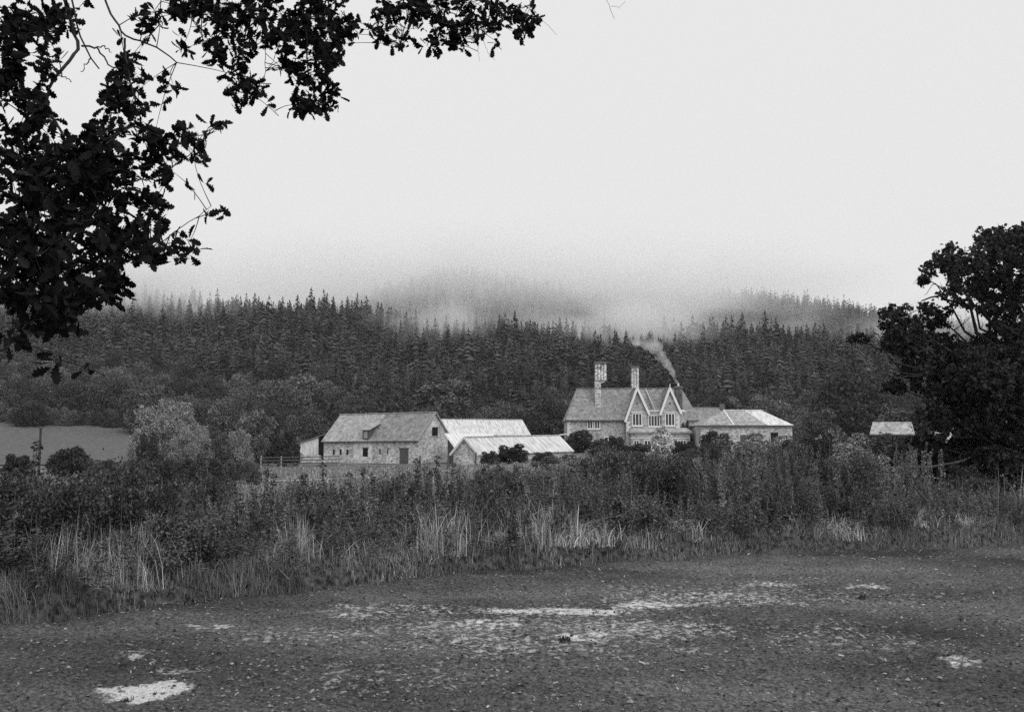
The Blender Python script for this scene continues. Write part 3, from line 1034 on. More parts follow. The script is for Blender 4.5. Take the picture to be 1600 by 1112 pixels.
def blades(P, h, wd, lean, heading=None, droop=0.6):
    """grass blades: three-joint tapering strips"""
    n = len(P)
    h = np.broadcast_to(np.asarray(h, float), (n,))
    wd = np.broadcast_to(np.asarray(wd, float), (n,))
    lean = np.broadcast_to(np.asarray(lean, float), (n,))
    th = rng.random(n) * 6.283 if heading is None else heading
    dx = np.stack([np.cos(th), np.sin(th), 0 * th], 1)
    sx = np.stack([-np.sin(th), np.cos(th), 0 * th], 1)
    tw = rng.normal(0, 0.6, n)
    sx = sx * np.cos(tw)[:, None] + dx * np.sin(tw)[:, None]
    up = np.array([0, 0, 1.0])
    V = []
    for f, wf in ((0, 1.0), (0.4, 0.9), (0.75, 0.6)):
        c = P + dx * (lean * f * f * h)[:, None] + up * (h * (f - droop * lean * f ** 3 * 0.5))[:, None]
        V += [c - sx * (wd * wf * 0.5)[:, None], c + sx * (wd * wf * 0.5)[:, None]]
    V.append(P + dx * (lean * h)[:, None] + up * (h * (1 - droop * lean * 0.5))[:, None])
    V = np.stack(V, 1).reshape(-1, 3)
    b = np.arange(n)[:, None] * 7
    Q = np.concatenate([b + np.array([[0, 1, 3, 2]]), b + np.array([[2, 3, 5, 4]])])
    T = b + np.array([[4, 5, 6]])
    return V, Q, T


def add_blades(mb, *a, m=0, **k):
    V, Q, T = blades(*a, **k)
    n0 = mb.n
    mb.add(V, Q, m)
    mb.f.append(T + n0)
    mb.m.append(np.full(len(T), m))
    return mb


def wander(a, b, n=5, amp=0.1):
    a, b = np.array(a, float), np.array(b, float)
    t = np.linspace(0, 1, n)[:, None]
    P = a + (b - a) * t
    L = np.linalg.norm(b - a)
    P[1:-1] += rng.normal(0, amp * L, (n - 2, 3))
    return P


# ---- broadleaf trees (one metre = one metre; height about 10)
def broad_proto(h, wdt, nl, leaf, seed, n, lobes_n=9, low=0.12):
    global rng
    keep = rng
    rng = np.random.default_rng(seed)
    lobes = [((0, 0, h * 0.55), (wdt * 0.34, wdt * 0.34, h * 0.3)), ((0, 0, h * 0.22), (wdt * 0.36, wdt * 0.36, h * 0.2))]
    for i in range(lobes_n):
        a = i * 2.4 + rng.random()
        q = rng.random()
        z = h * (low + 0.12 + (0.88 - low - 0.1) * (i / lobes_n))
        rr = wdt * 0.36 * math.sqrt(max(0.05, 1 - ((z / h - 0.42) / 0.62) ** 2)) * (0.7 + 0.4 * q)
        s = wdt * (0.15 + 0.1 * rng.random())
        lobes.append(((math.cos(a) * rr, math.sin(a) * rr, z), (s, s, s * 0.8)))
    P, d = lobe_points(lobes, n, 0.28, 0.24)
    P[:, 2] = np.maximum(P[:, 2], h * 0.04)
    cm = MB()
    cm.add(*leaf_quads(P, leaf * (0.6 + 0.8 * rng.random(n)), d, aspect=0.75))
    tm = MB()
    tm.tube([(0, 0, -0.4), (0.05, 0, h * 0.2), (0.1, 0.1, h * 0.5), (0, 0, h * 0.8)], [h * 0.028, h * 0.022, h * 0.014, h * 0.004], 6)
    for l in lobes[2:9]:
        tm.tube(wander((0.05, 0, h * 0.25), l[0], 4, 0.06), [h * 0.012, h * 0.009, h * 0.006, h * 0.003], 5)
    rng = keep
    return cm, tm


def tree_things(name, protos, mats_leaf, bark):
    """Empty > trunk, crown, one prototype per pair of meshes"""
    out = []
    for cm, tm in protos:
        out.append((cm.build('crown', mats_leaf, mesh_only=True), tm.build('trunk', bark, mesh_only=True)))
    return out


def plant(name, meshes, loc, s, rz, label, cat, group=None, sz=None, parts=('crown', 'trunk')):
    o = empty(name, loc, rz)
    o.scale = (s, s, sz or s)
    for n_, me in zip(parts, meshes):
        ch = link(n_, me, o)
        if n_ in ('foliage', 'leaves', 'stems', 'seed_head'):
            ch['kind'] = 'stuff'
    return tag(o, label, cat, group)


BR_ = [broad_proto(10, w_, 0, 0.42, sd, 6500, ln) for w_, sd, ln in ((9, 3, 10), (8, 4, 9), (10, 5, 12), (7, 6, 8))]
belt_mid = tree_things('broadleaf_tree', BR_, M['leaf_mid'], M['bark_far'])
belt_dark = [(cm.build('crown', M['leaf_dark'], mesh_only=True), t_[1]) for (cm, tm), t_ in zip(BR_, belt_mid)]

# big ones one can point at: (px, top y, width px, Y, dark, label)
BIG = [(862, 617, 66, 186, 1, 'dark leafy tree pressed close to the left end of the farmhouse'),
       (812, 640, 46, 178, 1, 'small dark tree over the right end of the long sheet barn'),
       (1330, 574, 125, 190, 1, 'big round dark tree rising behind the sheds left of the oak'),
       (840, 622, 90, 205, 0, 'rounded leafy tree immediately left of the farmhouse roof'),
       (790, 628, 60, 200, 0, 'pale topped leafy tree above the long sheet barn roof'),
       (1118, 610, 60, 230, 1, 'domed dark tree behind the dark slate rear building'),
       (1205, 622, 90, 215, 0, 'spreading tree behind the hip-roofed barn'),
       (1395, 635, 70, 140, 0, 'bushy tree directly behind the open-fronted shed by the oak'),
       (48, 626, 66, 281, 1, 'dark round tree standing on the far edge of the stubble field near the slim pole'),
       (187, 615, 52, 296, 0, 'small round tree at the far edge of the stubble field beside the willow'),
       (595, 592, 110, 270, 0, 'broad crowned tree above the stone barn at the wood edge'),
       (690, 590, 120, 275, 0, 'broad domed tree above the long sheet barn at the wood edge'),
       (450, 590, 120, 285, 0, 'broad mottled tree on the slope above the dark bush'),
       (400, 640, 60, 190, 0, 'small spreading tree behind the white-flowered bush'),
       (480, 640, 70, 185, 0, 'bushy tree behind the plank lean-to'),
       (1160, 640, 60, 200, 1, 'low dark tree behind the hip-roofed barn ridge'),
       (1280, 640, 60, 180, 0, 'rounded leafy tree past the right end of the hip-roofed barn')]
for i, (px, ty, wp, Y, dk, lb) in enumerate(BIG):
    p = at(px, ty, Y)
    z = gz(p)
    h = p.z - z
    wd = wp / 1600 * Y
    k = i % 4
    pw_ = (9, 8, 10, 7)[k]
    plant('broadleaf_tree', (belt_dark if dk else belt_mid)[k], (p.x, Y, z), wd / pw_, i * 1.3, lb, 'tree', 'larger trees round the farm', sz=h / 9.6)
# the belt along the foot of the hill
nb_ = 0
for i in range(900):
    px = rng.uniform(-120, 1720)
    Y = rng.uniform(296, 392) if px < 210 else (rng.uniform(230, 392) if px < 540 else rng.uniform(215, 325))
    if px > 760 and px < 1080 and rng.random() < 0.5:
        continue
    x = (px - 800) / 1600 * Y
    z = gz((x, Y))
    s = rng.uniform(0.85, 1.5) * (0.75 if Y < 255 else 1.0)
    plant('broadleaf_tree', belt_mid[i % 4] if i % 3 else belt_dark[i % 4], (x, Y, z), s * 0.9, rng.uniform(0, 6.28),
          'leafy broadleaf tree massed among others along the foot of the wooded hill', 'tree', 'broadleaf trees along the foot of the hill', sz=s)
    nb_ += 1
    if nb_ >= 290:
        break
# low scrub along the top of the stubble field
for i in range(34):
    px = -20 + i * 7 + rng.uniform(-4, 4)
    Y = rng.uniform(286, 300)
    x = (px - 800) / 1600 * Y
    plant('scrub_bush', belt_dark[i % 4] if i % 2 else belt_mid[i % 4], (x, Y, gz((x, Y)) - 0.3), rng.uniform(0.35, 0.6), rng.uniform(0, 6.28),
          'low scrubby bush in the row along the top of the stubble field', 'bush', 'scrub bushes along the top of the stubble field')


# ---- conifers
def conifer(h, R0, n_sp, seed, trunk=True):
    """drooping sprays spiralling up a tapering crown"""
    g_ = np.random.default_rng(seed)
    m = MB()
    V, F = [], []
    for i in range(n_sp):
        f = (i + g_.random()) / n_sp
        f = 1 - (1 - f) ** 1.5 if False else f ** 1.15
        z = h * (0.05 + 0.95 * f)
        r = (R0 * (1 - f) ** 0.68 + 0.2) * g_.uniform(0.75, 1.2)
        a = i * 2.39996 + g_.normal(0, 0.25)
        dr = r * g_.uniform(0.2, 0.55)
        hw = r * g_.uniform(0.28, 0.5) * (1 + 26 / n_sp)
        c, s = math.cos(a), math.sin(a)
        n = len(V)
        V += [(0, 0, z + r * 0.3), (c * r * 0.65 - s * hw, s * r * 0.65 + c * hw, z - dr * 0.9), (c * r, s * r, z - dr), (c * r * 0.65 + s * hw, s * r * 0.65 - c * hw, z - dr * 0.9)]
        F += [(n, n + 3, n + 2), (n, n + 2, n + 1)]
    n = len(V)
    q = 0.5
    V += [(q, 0, h * 0.93), (-q / 2, q * 0.87, h * 0.93), (-q / 2, -q * 0.87, h * 0.93), (0, 0, h * 1.03)]
    F += [(n, n + 1, n + 3), (n + 1, n + 2, n + 3), (n + 2, n, n + 3)]
    m.add(V, F, 0)
    if trunk:
        m.tube([(0, 0, -0.5), (0, 0, h * 0.9)], [h * 0.014, h * 0.003], 4, m=1)
    return m


hi_ = [conifer(18, r, 190, s).build('spruce_tree', [M['conifer'], M['bark_far']], mesh_only=True) for r, s in ((4.3, 1), (3.6, 2), (4.7, 3), (3.3, 4))]
lo_ = [conifer(18, r, 56, s, False) for r, s in ((4.3, 11), (3.5, 12), (4.7, 13))]
far_ = [conifer(16, r, 24, s, False) for r, s in ((3.6, 21), (3.1, 22))]


def wood_edge(px):
    return 330 + 18 * math.sin(px / 90) + 12 * math.sin(px / 37 + 1)


pts = []
Y = 300.0
while Y < 640:
    step = 5.7
    xw = 0.85 * Y
    for x in np.arange(-xw, xw, step):
        if abs(x) > 0.54 * Y and rng.random() < 0.6:
            continue
        xx, yy = x + rng.normal(0, 2.0), Y + rng.normal(0, 2.2)
        px = 800 + xx / yy * 1600
        if yy < wood_edge(px) + (40 if -100 < px < 520 else (0 if -100 < px < 1720 else -20)) or rng.random() < 0.1:
            continue
        pts.append((xx, yy))
    Y += step
pts = np.array(pts)
pz = terrain(pts[:, 0], pts[:, 1])
order = np.argsort(np.hypot(pts[:, 0], pts[:, 1]) + 900 * (np.abs(pts[:, 0]) > 0.5 * pts[:, 1]))   # the ones in view first
scl = (0.76 * rng.normal(1.0, 0.24, len(pts)) * (1 + 0.5 * fbm(pts[:, 0] / 55, pts[:, 1] / 40, 3, 41))).clip(0.4, 1.5)
for n_, i in enumerate(order[:300]):
    o = link('spruce_tree', hi_[n_ % 4], None, (pts[i, 0], pts[i, 1], pz[i] - 0.3), rng.uniform(0, 6.28))
    s = float(scl[i])
    o.scale = (s * 0.95, s * 0.95, s)
    tag(o, 'dark spruce standing in the front ranks of the plantation on the hillside', 'conifer', 'front spruces of the hillside plantation')


def joined(name, protos, P, Z, S, mats, label):
    mb = MB()
    for k, pr in enumerate(protos):
        V0 = np.concatenate(pr.v)
        sel = np.arange(len(P)) % len(protos) == k
        n = sel.sum()
        th = rng.random(n) * 6.283
        c, s = np.cos(th)[:, None], np.sin(th)[:, None]
        sc_ = S[sel][:, None]
        X = (V0[None, :, 0] * c - V0[None, :, 1] * s) * sc_ + P[sel][:, 0:1]
        Yv = (V0[None, :, 0] * s + V0[None, :, 1] * c) * sc_ + P[sel][:, 1:2]
        Zv = V0[None, :, 2] * sc_ + Z[sel][:, None]
        base = mb.n
        mb.v.append(np.stack([X, Yv, Zv], -1).reshape(-1, 3))
        mb.n += n * len(V0)
        off = base + np.arange(n)[:, None, None] * len(V0)
        for f, mi in zip(pr.f, pr.m):
            ff = (f[None] + off).reshape(-1, f.shape[1])
            mb.f.append(ff)
            mb.m.append(np.full(len(ff), mi[0]))
    return tag(mb.build(name, mats), label, 'woodland', kind='stuff')


rest = order[300:]
joined('spruce_plantation', lo_, pts[rest], pz[rest] - 0.3, scl[rest], [M['conifer'], M['bark_far']], 'dense spruce plantation covering the hillside behind the farm')
p2 = []
Y = 660.0
while Y < 1160:
    step = 9.4
    xw = 0.5 * Y
    for x in np.arange(-xw * 0.75, xw * 1.1, step):
        p2.append((x + rng.normal(0, 2.4), Y + rng.normal(0, 2.4)))
    Y += step
p2 = np.array(p2)
joined('misty_hill_wood', far_, p2, terrain(p2[:, 0], p2[:, 1]) - 0.3, rng.normal(1.05, 0.2, len(p2)).clip(0.6, 1.5), [M['conifer'], M['bark_far']],
       'far wood on the higher hill fading into low cloud')


# ---- bushes and shrubs near the buildings and in the middle distance
def bush_proto(seed, n=3600, tall=1.0, leaf=0.12, pointed=False):
    """a bush of width 2, height 2*tall"""
    global rng
    keep = rng
    rng = np.random.default_rng(seed)
    lobes = []
    for i in range(11):
        a = i * 2.4
        f = rng.random()
        z = tall * (0.35 + 1.25 * i / 11)
        r = 0.62 * math.sqrt(max(0.04, 1 - (z / (2 * tall)) ** 2)) if not pointed else 0.62 * (1 - z / (2.1 * tall))
        s = 0.36 * (1 - 0.35 * i / 11)
        lobes.append(((math.cos(a) * r, math.sin(a) * r, z), (s, s, s * 0.9)))
    lobes.append(((0, 0, 0.6 * tall), (0.6, 0.6, 0.6 * tall)))
    P, d = lobe_points(lobes, int(n * 1.9), 0.3, 0.28)
    n = len(P)
    leaf = leaf * 0.8
    P[:, 2] = np.abs(P[:, 2])
    cm = MB().add(*leaf_quads(P, leaf * (0.6 + 0.8 * rng.random(n)), d, aspect=0.7))
    sm = MB()
    for i in range(6):
        a = i * 1.05
        sm.tube(wander((0.1 * math.cos(a), 0.1 * math.sin(a), -0.15), (0.5 * math.cos(a), 0.5 * math.sin(a), 1.1 * tall), 4, 0.08), [0.04, 0.03, 0.02, 0.008], 4)
    rng = keep
    return cm, sm


BP = [bush_proto(31, 3600), bush_proto(32, 3600), bush_proto(33, 3600, pointed=True, tall=1.2), bush_proto(34, 5600, leaf=0.085), bush_proto(35, 5600, leaf=0.085)]
BP += [bush_proto(36, 11000, leaf=0.055), bush_proto(37, 1700, leaf=0.19, pointed=True, tall=1.2)]
BUSH = {}


def bush(kind, mname, px, top, base, wpx, Y, label, cat='bush', group=None, name='bush', z=None):
    key = (kind, mname)
    if key not in BUSH:
        cm, sm = BP[kind]
        BUSH[key] = (cm.build('foliage', M[mname], mesh_only=True), sm.build('stems', M['thorn'], mesh_only=True))
    p = at(px, top, Y)
    z = gz(p) if z is None else z
    h = max(0.4, p.z - z)
    s = wpx / 1600 * Y / 2
    hh = 2.35 if kind in (2, 6) else 2.0
    return plant(name, BUSH[key], (p.x, Y, z), s, px * 0.37, label, cat, group, sz=h / hh, parts=('foliage', 'stems'))


bush(0, 'leaf_dark', 905, 665, 715, 54, 134, 'round dark bush below the left wing windows of the farmhouse')
bush(2, 'leaf_mid', 937, 680, 727, 46, 96, 'pointed bushy shrub in front of the left corner of the farmhouse')
bush(1, 'leaf_dark', 962, 676, 715, 34, 136, 'narrow dark bush at the inner corner of the farmhouse wing')
bush(6, 'leaf_light', 1034, 658, 716, 52, 112, 'pale variegated conical shrub in front of the farmhouse bay', 'shrub', name='conical_shrub')
bush(0, 'leaf_dark', 1071, 686, 725, 46, 108, 'dark rounded shrub right of the pale conical shrub')
bush(1, 'leaf_dark', 1071, 649, 700, 16, 144.0, 'dark climbing shrub against the wall right of the farmhouse bay')
bush(0, 'leaf_dark', 1118, 667, 706, 60, 133, 'wide dark bush in front of the hip-roofed barn')
bush(1, 'leaf_dark', 1104, 692, 712, 30, 118, 'low dark shrub put in for a dark boxy structure below the wide dark bush')  # shrub added in place of a dark box-like structure
bush(5, 'leaf_pale', 263, 604, 715, 126, 110, 'large silvery willow-like tree left of the farm buildings', 'tree', name='willow_tree')
bush(5, 'leaf_pale', 300, 648, 715, 74, 104, 'lower silvery bush joined to the right of the large willow')
bush(0, 'leaf_dark', 232, 668, 715, 40, 101, 'dark foliage put in as the shaded hollow under the left side of the large willow')  # dark leaves put in for the shade in the willow's hollow
bush(3, 'leaf_pale', 374, 660, 708, 48, 116, 'whitish flowering bush between the willow and the dark round bush')
bush(1, 'leaf_mid', 345, 668, 715, 40, 112, 'small mid-grey bush between the willow and the whitish bush')
bush(0, 'leaf_dark', 443, 664, 714, 60, 119, 'dark round bush beside the post and rail fence')
bush(1, 'leaf_mid', 408, 674, 714, 34, 122, 'small bush between the whitish bush and the dark round bush')
bush(1, 'leaf_dark', 108, 689, 722, 76, 58, 'dome shaped dark bush right of the slim pole')
bush(0, 'leaf_dark', 30, 702, 722, 56, 52, 'low dark bush left of the slim pole')
bush(1, 'leaf_dark', 800, 688, 730, 60, 98, 'dark creeper-like bush climbing the low shed wall')
bush(0, 'leaf_dark', 765, 700, 735, 34, 97, 'dark low bush at the gable corner of the low shed')
bush(3, 'leaf_mid', 850, 702, 740, 44, 92, 'leafy bush in front of the right end of the low shed')
bush(1, 'leaf_mid', 1000, 690, 720, 40, 124, 'leafy bush left of the pale conical shrub below the bay windows')
bush(0, 'leaf_dark', 982, 694, 720, 34, 122, 'dark bush at the foot of the farmhouse corner quoins')
bush(3, 'leaf_mid', 1052, 684, 720, 34, 118, 'mid grey bush just behind the pale conical shrub')
bush(0, 'leaf_dark', 1482, 668, 740, 70, 37, 'dark bush in front of the little pale-roofed hut')
bush(1, 'leaf_dark', 1505, 715, 760, 70, 30, 'low dark bush under the left limbs of the big oak')
bush(1, 'leaf_mid', 1395, 674, 720, 60, 80, 'bush hiding the foot of the open-fronted shed')
bush(3, 'leaf_mid', 1355, 672, 720, 50, 84, 'bush at the left post of the open-fronted shed')
FARH = [(i, 150 + i * 20) for i in range(13)]
for i, px in FARH:
    bush(i % 2 + (3 if i % 3 == 0 else 0), 'leaf_dark' if i % 2 else 'leaf_mid', px, 708 + (i % 3) * 3 + max(0, i - 8) * 1.2, 735, 44, 44 + (i % 4) * 1.5,
         'dark bush forming the second hedge below the willow', 'bush', 'bushes of the second hedge below the willow')
# rank of tall bushes behind the right half of the hedge
RB = [(920, 703, 90, 44, 'scrub', 'spreading below the pointed shrub'), (870, 703, 80, 48, 'leaf_mid', 'at the right end of the low shed'), (1085, 694, 70, 50, 'leaf_mid', 'below the gap between farmhouse and hip-roofed barn'), (960, 698, 70, 40, 'scrub', 'below the left corner of the farmhouse bay'), (1000, 698, 70, 48, 'leaf_mid', 'in front of the farmhouse front door'),
      (1052, 706, 80, 40, 'scrub', 'below the pale conical shrub'), (1105, 704, 90, 40, 'scrub', 'in front of the farmhouse right end'),
      (1150, 674, 96, 46, 'scrub', 'covering the left end of the hip-roofed barn wall'), (1198, 664, 86, 50, 'scrub', 'covering the middle of the hip-roofed barn wall'),
      (1243, 670, 76, 42, 'leaf_mid', 'at the right end of the hip-roofed barn'), (1276, 662, 60, 38, 'leaf_dark', 'dark against the paler growth right of the hip-roofed barn'),
      (1315, 657, 90, 42, 'scrub', 'tallest of the growth left of the open-fronted shed'), (1360, 664, 90, 46, 'leaf_mid', 'directly below the roof of the open-fronted shed'),
      (1392, 682, 56, 36, 'leaf_mid', 'beside the bare dead oak branch'), (1340, 690, 100, 32, 'scrub', 'low in front of the growth below the open-fronted shed'),
      (1215, 700, 100, 32, 'scrub', 'low in front of the hip-roofed barn bushes'), (1440, 697, 50, 44, 'leaf_dark', 'under the outer twigs of the big oak'),
      (1290, 702, 90, 30, 'scrub', 'low in front of the dark one beside the hip-roofed barn'), (900, 714, 80, 38, 'scrub', 'in front of the pointed shrub by the farmhouse'),
      (835, 718, 80, 36, 'scrub', 'in front of the right half of the low shed'), (770, 722, 70, 34, 'leaf_mid', 'in front of the low shed gable'),
      (1150, 716, 100, 28, 'leaf_mid', 'low and spreading below the farmhouse and barn gap'), (1010, 724, 100, 29, 'scrub', 'low and spreading below the farmhouse bay'),
      (1385, 712, 70, 28, 'scrub', 'low beside the tip of the dead oak branch'), (1250, 722, 90, 26, 'leaf_mid', 'lowest in the tangle right of the barn')]
for i, (px, top, wp, Y, mn, where) in enumerate(RB):
    bush(3 + i % 2, mn, px, top, 740, wp * 1.25, Y, 'unkempt bush ' + where, 'bush', 'bushes behind the right half of the hedge')


# ------------------------------------------------------------------ the hedge
def hedge_a(seed):
    """bramble and thorn: arching stems and small leaves, 2 wide, 1 high"""
    global rng
    keep = rng
    rng = np.random.default_rng(seed)
    sm, lm = MB(), MB()
    Ps = []
    for i in range(26):
        a = rng.random() * 6.283
        r0, r1 = rng.random() * 0.35, 0.25 + 0.7 * rng.random()
        h = 0.55 + 0.5 * rng.random()
        t = np.linspace(0, 1, 6)
        P = np.stack([np.cos(a) * (r0 + (r1 - r0) * t ** 1.4), np.sin(a) * (r0 + (r1 - r0) * t ** 1.4), h * np.sin(t * (1.7 + 0.5 * rng.random())) - 0.1], 1)
        P[1:] += rng.normal(0, 0.03, (5, 3))
        sm.tube(P, np.linspace(0.011, 0.004, 6), 4)
        for q in range(190):
            f = 0.3 + 0.7 * rng.random() ** 0.7
            k = min(4, int(f * 5))
            Ps.append(P[k] + (P[k + 1] - P[k]) * (f * 5 - k) + rng.normal(0, 0.085, 3))
    Ps = np.array(Ps)
    Ps[:, 2] = np.abs(Ps[:, 2])
    lm.add(*leaf_quads(Ps, 0.047 * (0.6 + 0.8 * rng.random(len(Ps))), None, aspect=0.65))
    rng = keep
    return lm.build('foliage', M['hedge_leaf'], mesh_only=True), sm.build('stems', M['thorn'], mesh_only=True)


def hedge_b(seed):
    """tall weeds: upright stems, narrow leaves along them, feathery tops; 1 high"""
    global rng
    keep = rng
    rng = np.random.default_rng(seed)
    sm, lm = MB(), MB()
    Ps, Os, Sz = [], [], []
    for i in range(30):
        x, y = rng.normal(0, 0.33, 2)
        h = rng.uniform(0.65, 1.05)
        top = np.array((x + rng.normal(0, 0.12), y + rng.normal(0, 0.12), h))
        P = wander((x, y, -0.08), top, 4, 0.02)
        sm.tube(P, [0.006, 0.005, 0.004, 0.002], 3)
        for q in range(110):
            f = 0.25 + 0.75 * rng.random() ** 0.7
            c = P[0] + (P[3] - P[0]) * f
            a = rng.random() * 6.283
            ln = 0.055 * (1.15 - f) + 0.02
            o = np.array((math.cos(a), math.sin(a), 0.4 * rng.normal() + 0.2))
            Ps.append(c + o * ln * 0.7)
            Os.append(o)
            Sz.append(ln * 1.4)
    lm.add(*leaf_quads(np.array(Ps), np.array(Sz), np.array(Os) * 1.6, aspect=0.28))
    rng = keep
    return lm.build('foliage', M['weed_leaf'], mesh_only=True), sm.build('stems', M['stem'], mesh_only=True)


HA = [hedge_a(s) for s in (41, 42, 43, 44)]
HB = [hedge_b(s) for s in (51, 52, 53, 54)]
ENV = np.array([(-200, 722), (0, 724), (120, 722), (200, 722), (300, 732), (380, 742), (450, 752), (560, 752), (640, 745), (720, 738), (770, 728), (850, 728), (950, 722), (1040, 716), (1130, 706), (1220, 700), (1300, 700), (1390, 725), (1450, 748), (1520, 765), (1600, 778), (1800, 785)], float)
i = 0
for row, (s_, fr_) in enumerate(((0.6, 0.5), (1.3, 0.82), (2.4, 0.98), (3.4, 1.0), (4.6, 1.0))):
    x = -8.2
    while x < 13.5:
        xx = x + rng.normal(0, 0.18)
        yy = float(hedge_y(xx)) + s_ / 0.83 * 0.9 + rng.normal(0, 0.2)
        xx -= s_ * 0.35
        px = 800 + xx / yy * 1600
        x += 0.55 + 0.18 * row
        if px < -160 or px > 1760 or (row < 3 and rng.random() < 0.12):
            continue
        top = np.interp(px, ENV[:, 0], ENV[:, 1]) + rng.normal(0, 15) + 20 * float(vnoise(np.array(px / 60.0), np.array(row * 1.0), 15))
        zt = 1.6 + (695 - top) / 1600 * yy
        zb = float(verge_z(xx, yy))
        h = max(0.35, (zt - zb) * fr_)
        pa = 0.85 if px < 330 else (0.38 if px < 900 else 0.3)
        if row == 0:
            pa *= 0.3
        if rng.random() < pa:
            plant('bramble_shrub', HA[i % 4], (xx, yy, zb - 0.05), 0.62 + 0.2 * rng.random(), rng.uniform(0, 6.28),
                  'tangled bramble and thorn shrub grown into the long hedge along the field', 'shrub', 'bramble shrubs of the field hedge', sz=h / 0.98, parts=('foliage', 'stems'))
        else:
            plant('weed_clump', HB[i % 4], (xx, yy, zb - 0.03), 0.9 + 0.25 * rng.random(), rng.uniform(0, 6.28),
                  'clump of tall feathery weeds standing in the long hedge along the field', 'weeds', 'tall weed clumps of the field hedge', sz=h / 0.98, parts=('foliage', 'stems'))
        i += 1
n_hedge = i


# tall stalks standing clear of the hedge top
def stalk(seed):
    global rng
    keep = rng
    rng = np.random.default_rng(seed)
    sm, lm = MB(), MB()
    P = wander((0, 0, -0.05), (rng.normal(0, 0.05), rng.normal(0, 0.05), 1.0), 5, 0.015)
    sm.tube(P, [0.006, 0.005, 0.005, 0.004, 0.002], 4)
    n = 150
    f = 0.35 + 0.65 * rng.random(n) ** 0.8
    k = np.minimum((f * 4).astype(int), 3)
    c = P[k] + (P[k + 1] - P[k]) * (f * 4 - k)[:, None]
    lm.add(*leaf_quads(c + rng.normal(0, 0.016, (n, 3)) * [1, 1, 0.6], 0.03 * (0.5 + rng.random(n)), None, aspect=0.6))
    rng = keep
    return lm.build('seed_head', M['seed'], mesh_only=True), sm.build('stem', M['stem'], mesh_only=True)


ST = [stalk(s) for s in (61, 62, 63)]
for j, (px, top, Y) in enumerate([(511, 722, 14.0), (470, 736, 14.2), (497, 742, 13.8), (540, 738, 14.4), (574, 728, 14.8), (562, 740, 14.1), (655, 716, 15.2), (664, 730, 15.0), (700, 712, 15.4), (706, 722, 15.2), (692, 728, 15.6), (742, 722, 15.6),
                                 (430, 740, 13.5), (405, 728, 13.6), (415, 742, 13.4), (320, 690, 12.5), (327, 705, 12.6), (338, 700, 12.9), (60, 690, 10.8), (615, 735, 15.0), (380, 730, 13.4), (780, 716, 16.2), (820, 722, 16.0)]):
    p = at(px, top, Y)
    zb = float(verge_z(p.x, Y))
    plant('dock_stalk', ST[j % 3], (p.x, Y, zb), 1.5, j * 1.1, 'tall dry weed stalk with dark seed head standing clear of the hedge top', 'weed', 'tall dry stalks above the hedge', sz=p.z - zb, parts=('seed_head', 'stem'))


# bleached grass tussocks along the front of the hedge
def tussock(seed, n=420):
    global rng
    keep = rng
    rng = np.random.default_rng(seed)
    m = MB()
    P = np.concatenate([rng.normal(0, 0.2, (n, 2)), np.full((n, 1), -0.04)], 1)
    add_blades(m, P, 0.25 + 0.8 * rng.random(n) ** 1.7, rng.uniform(0.004, 0.009, n), np.abs(rng.normal(0.25, 0.4, n)), droop=1.0)
    rng = keep
    return m.build('grass_tussock', M['hay'], mesh_only=True)


TU = [tussock(s) for s in (71, 72, 73, 74)]
TUS = [(232, 905, 822, 1.0), (200, 910, 818, .8), (118, 920, 815, .9), (60, 930, 890, .9), (330, 905, 850, .6), (470, 890, 800, .7), (545, 880, 850, .7), (630, 870, 834, .8), (675, 862, 800, 1.0), (692, 862, 786, 1.1), (715, 866, 835, .9),
       (760, 862, 835, .8), (812, 855, 808, .9), (838, 856, 786, 1.1), (868, 856, 780, 1.2), (892, 856, 800, 1.1), (912, 858, 830, 1.0), (985, 850, 815, .8), (1060, 846, 828, .8), (1290, 832, 795, 1.0), (1305, 834, 815, .9), (1420, 826, 800, .8), (1500, 824, 800, .8)]
for j, (px, base, top, wd) in enumerate(TUS):
    d = 1.35 * 1600 / (base - 695)
    x = (px - 800) / 1600 * d
    yy = max(d, float(hedge_y(x)) + 0.45)
    x = (px - 800) / 1600 * yy
    yy = max(yy, float(hedge_y(x)) + 0.45)
    zb = float(verge_z(x, yy))
    h = max(0.3, 1.6 + (695 - top) / 1600 * yy - zb)
    o = link('grass_tussock', TU[j % 4], None, (x, yy, zb - 0.02), j * 0.9)
    o.scale = (wd * RR.uniform(0.8, 1.25), wd, h / 0.8)
    tag(o, 'bleached pale tussock of long dry grass at the foot of the hedge', 'grass tussock', 'pale grass tussocks along the hedge foot')

# short rough grass over the bank, long grass between the shrubs
n = 78000
x = rng.uniform(-9.5, 14.5, n)
s_ = rng.uniform(-0.12, 1.2, n)
y = hedge_y(x) + s_ / 0.84
y = y - verge_wob(x, y)
clump = fbm(x / 0.45, y / 0.45, 3, 99)
keepm = clump > -0.9
x, y, s_, clump = x[keepm], y[keepm], s_[keepm], clump[keepm]
z = verge_z(x, y) - 0.02
gm = MB()
add_blades(gm, np.stack([x, y, z], 1), (0.07 + 0.11 * rng.random(len(x))) * (1 + 1.8 * np.clip(clump, -0.2, 0.5)), rng.uniform(0.005, 0.01, len(x)), np.abs(rng.normal(0.45, 0.4, len(x))), heading=rng.normal(-1.9, 1.3, len(x)), droop=0.6)
tag(gm.build('verge_grass', M['grass']), 'rough short grass covering the sod bank', 'grass', kind='stuff')
n = 2600
x = rng.uniform(-8.5, 13.5, n)
s_ = rng.uniform(0.75, 3.0, n)
y = hedge_y(x) + s_ / 0.83
x = x - 0.4 * s_
z = verge_z(x, y) - 0.02
gm = MB()
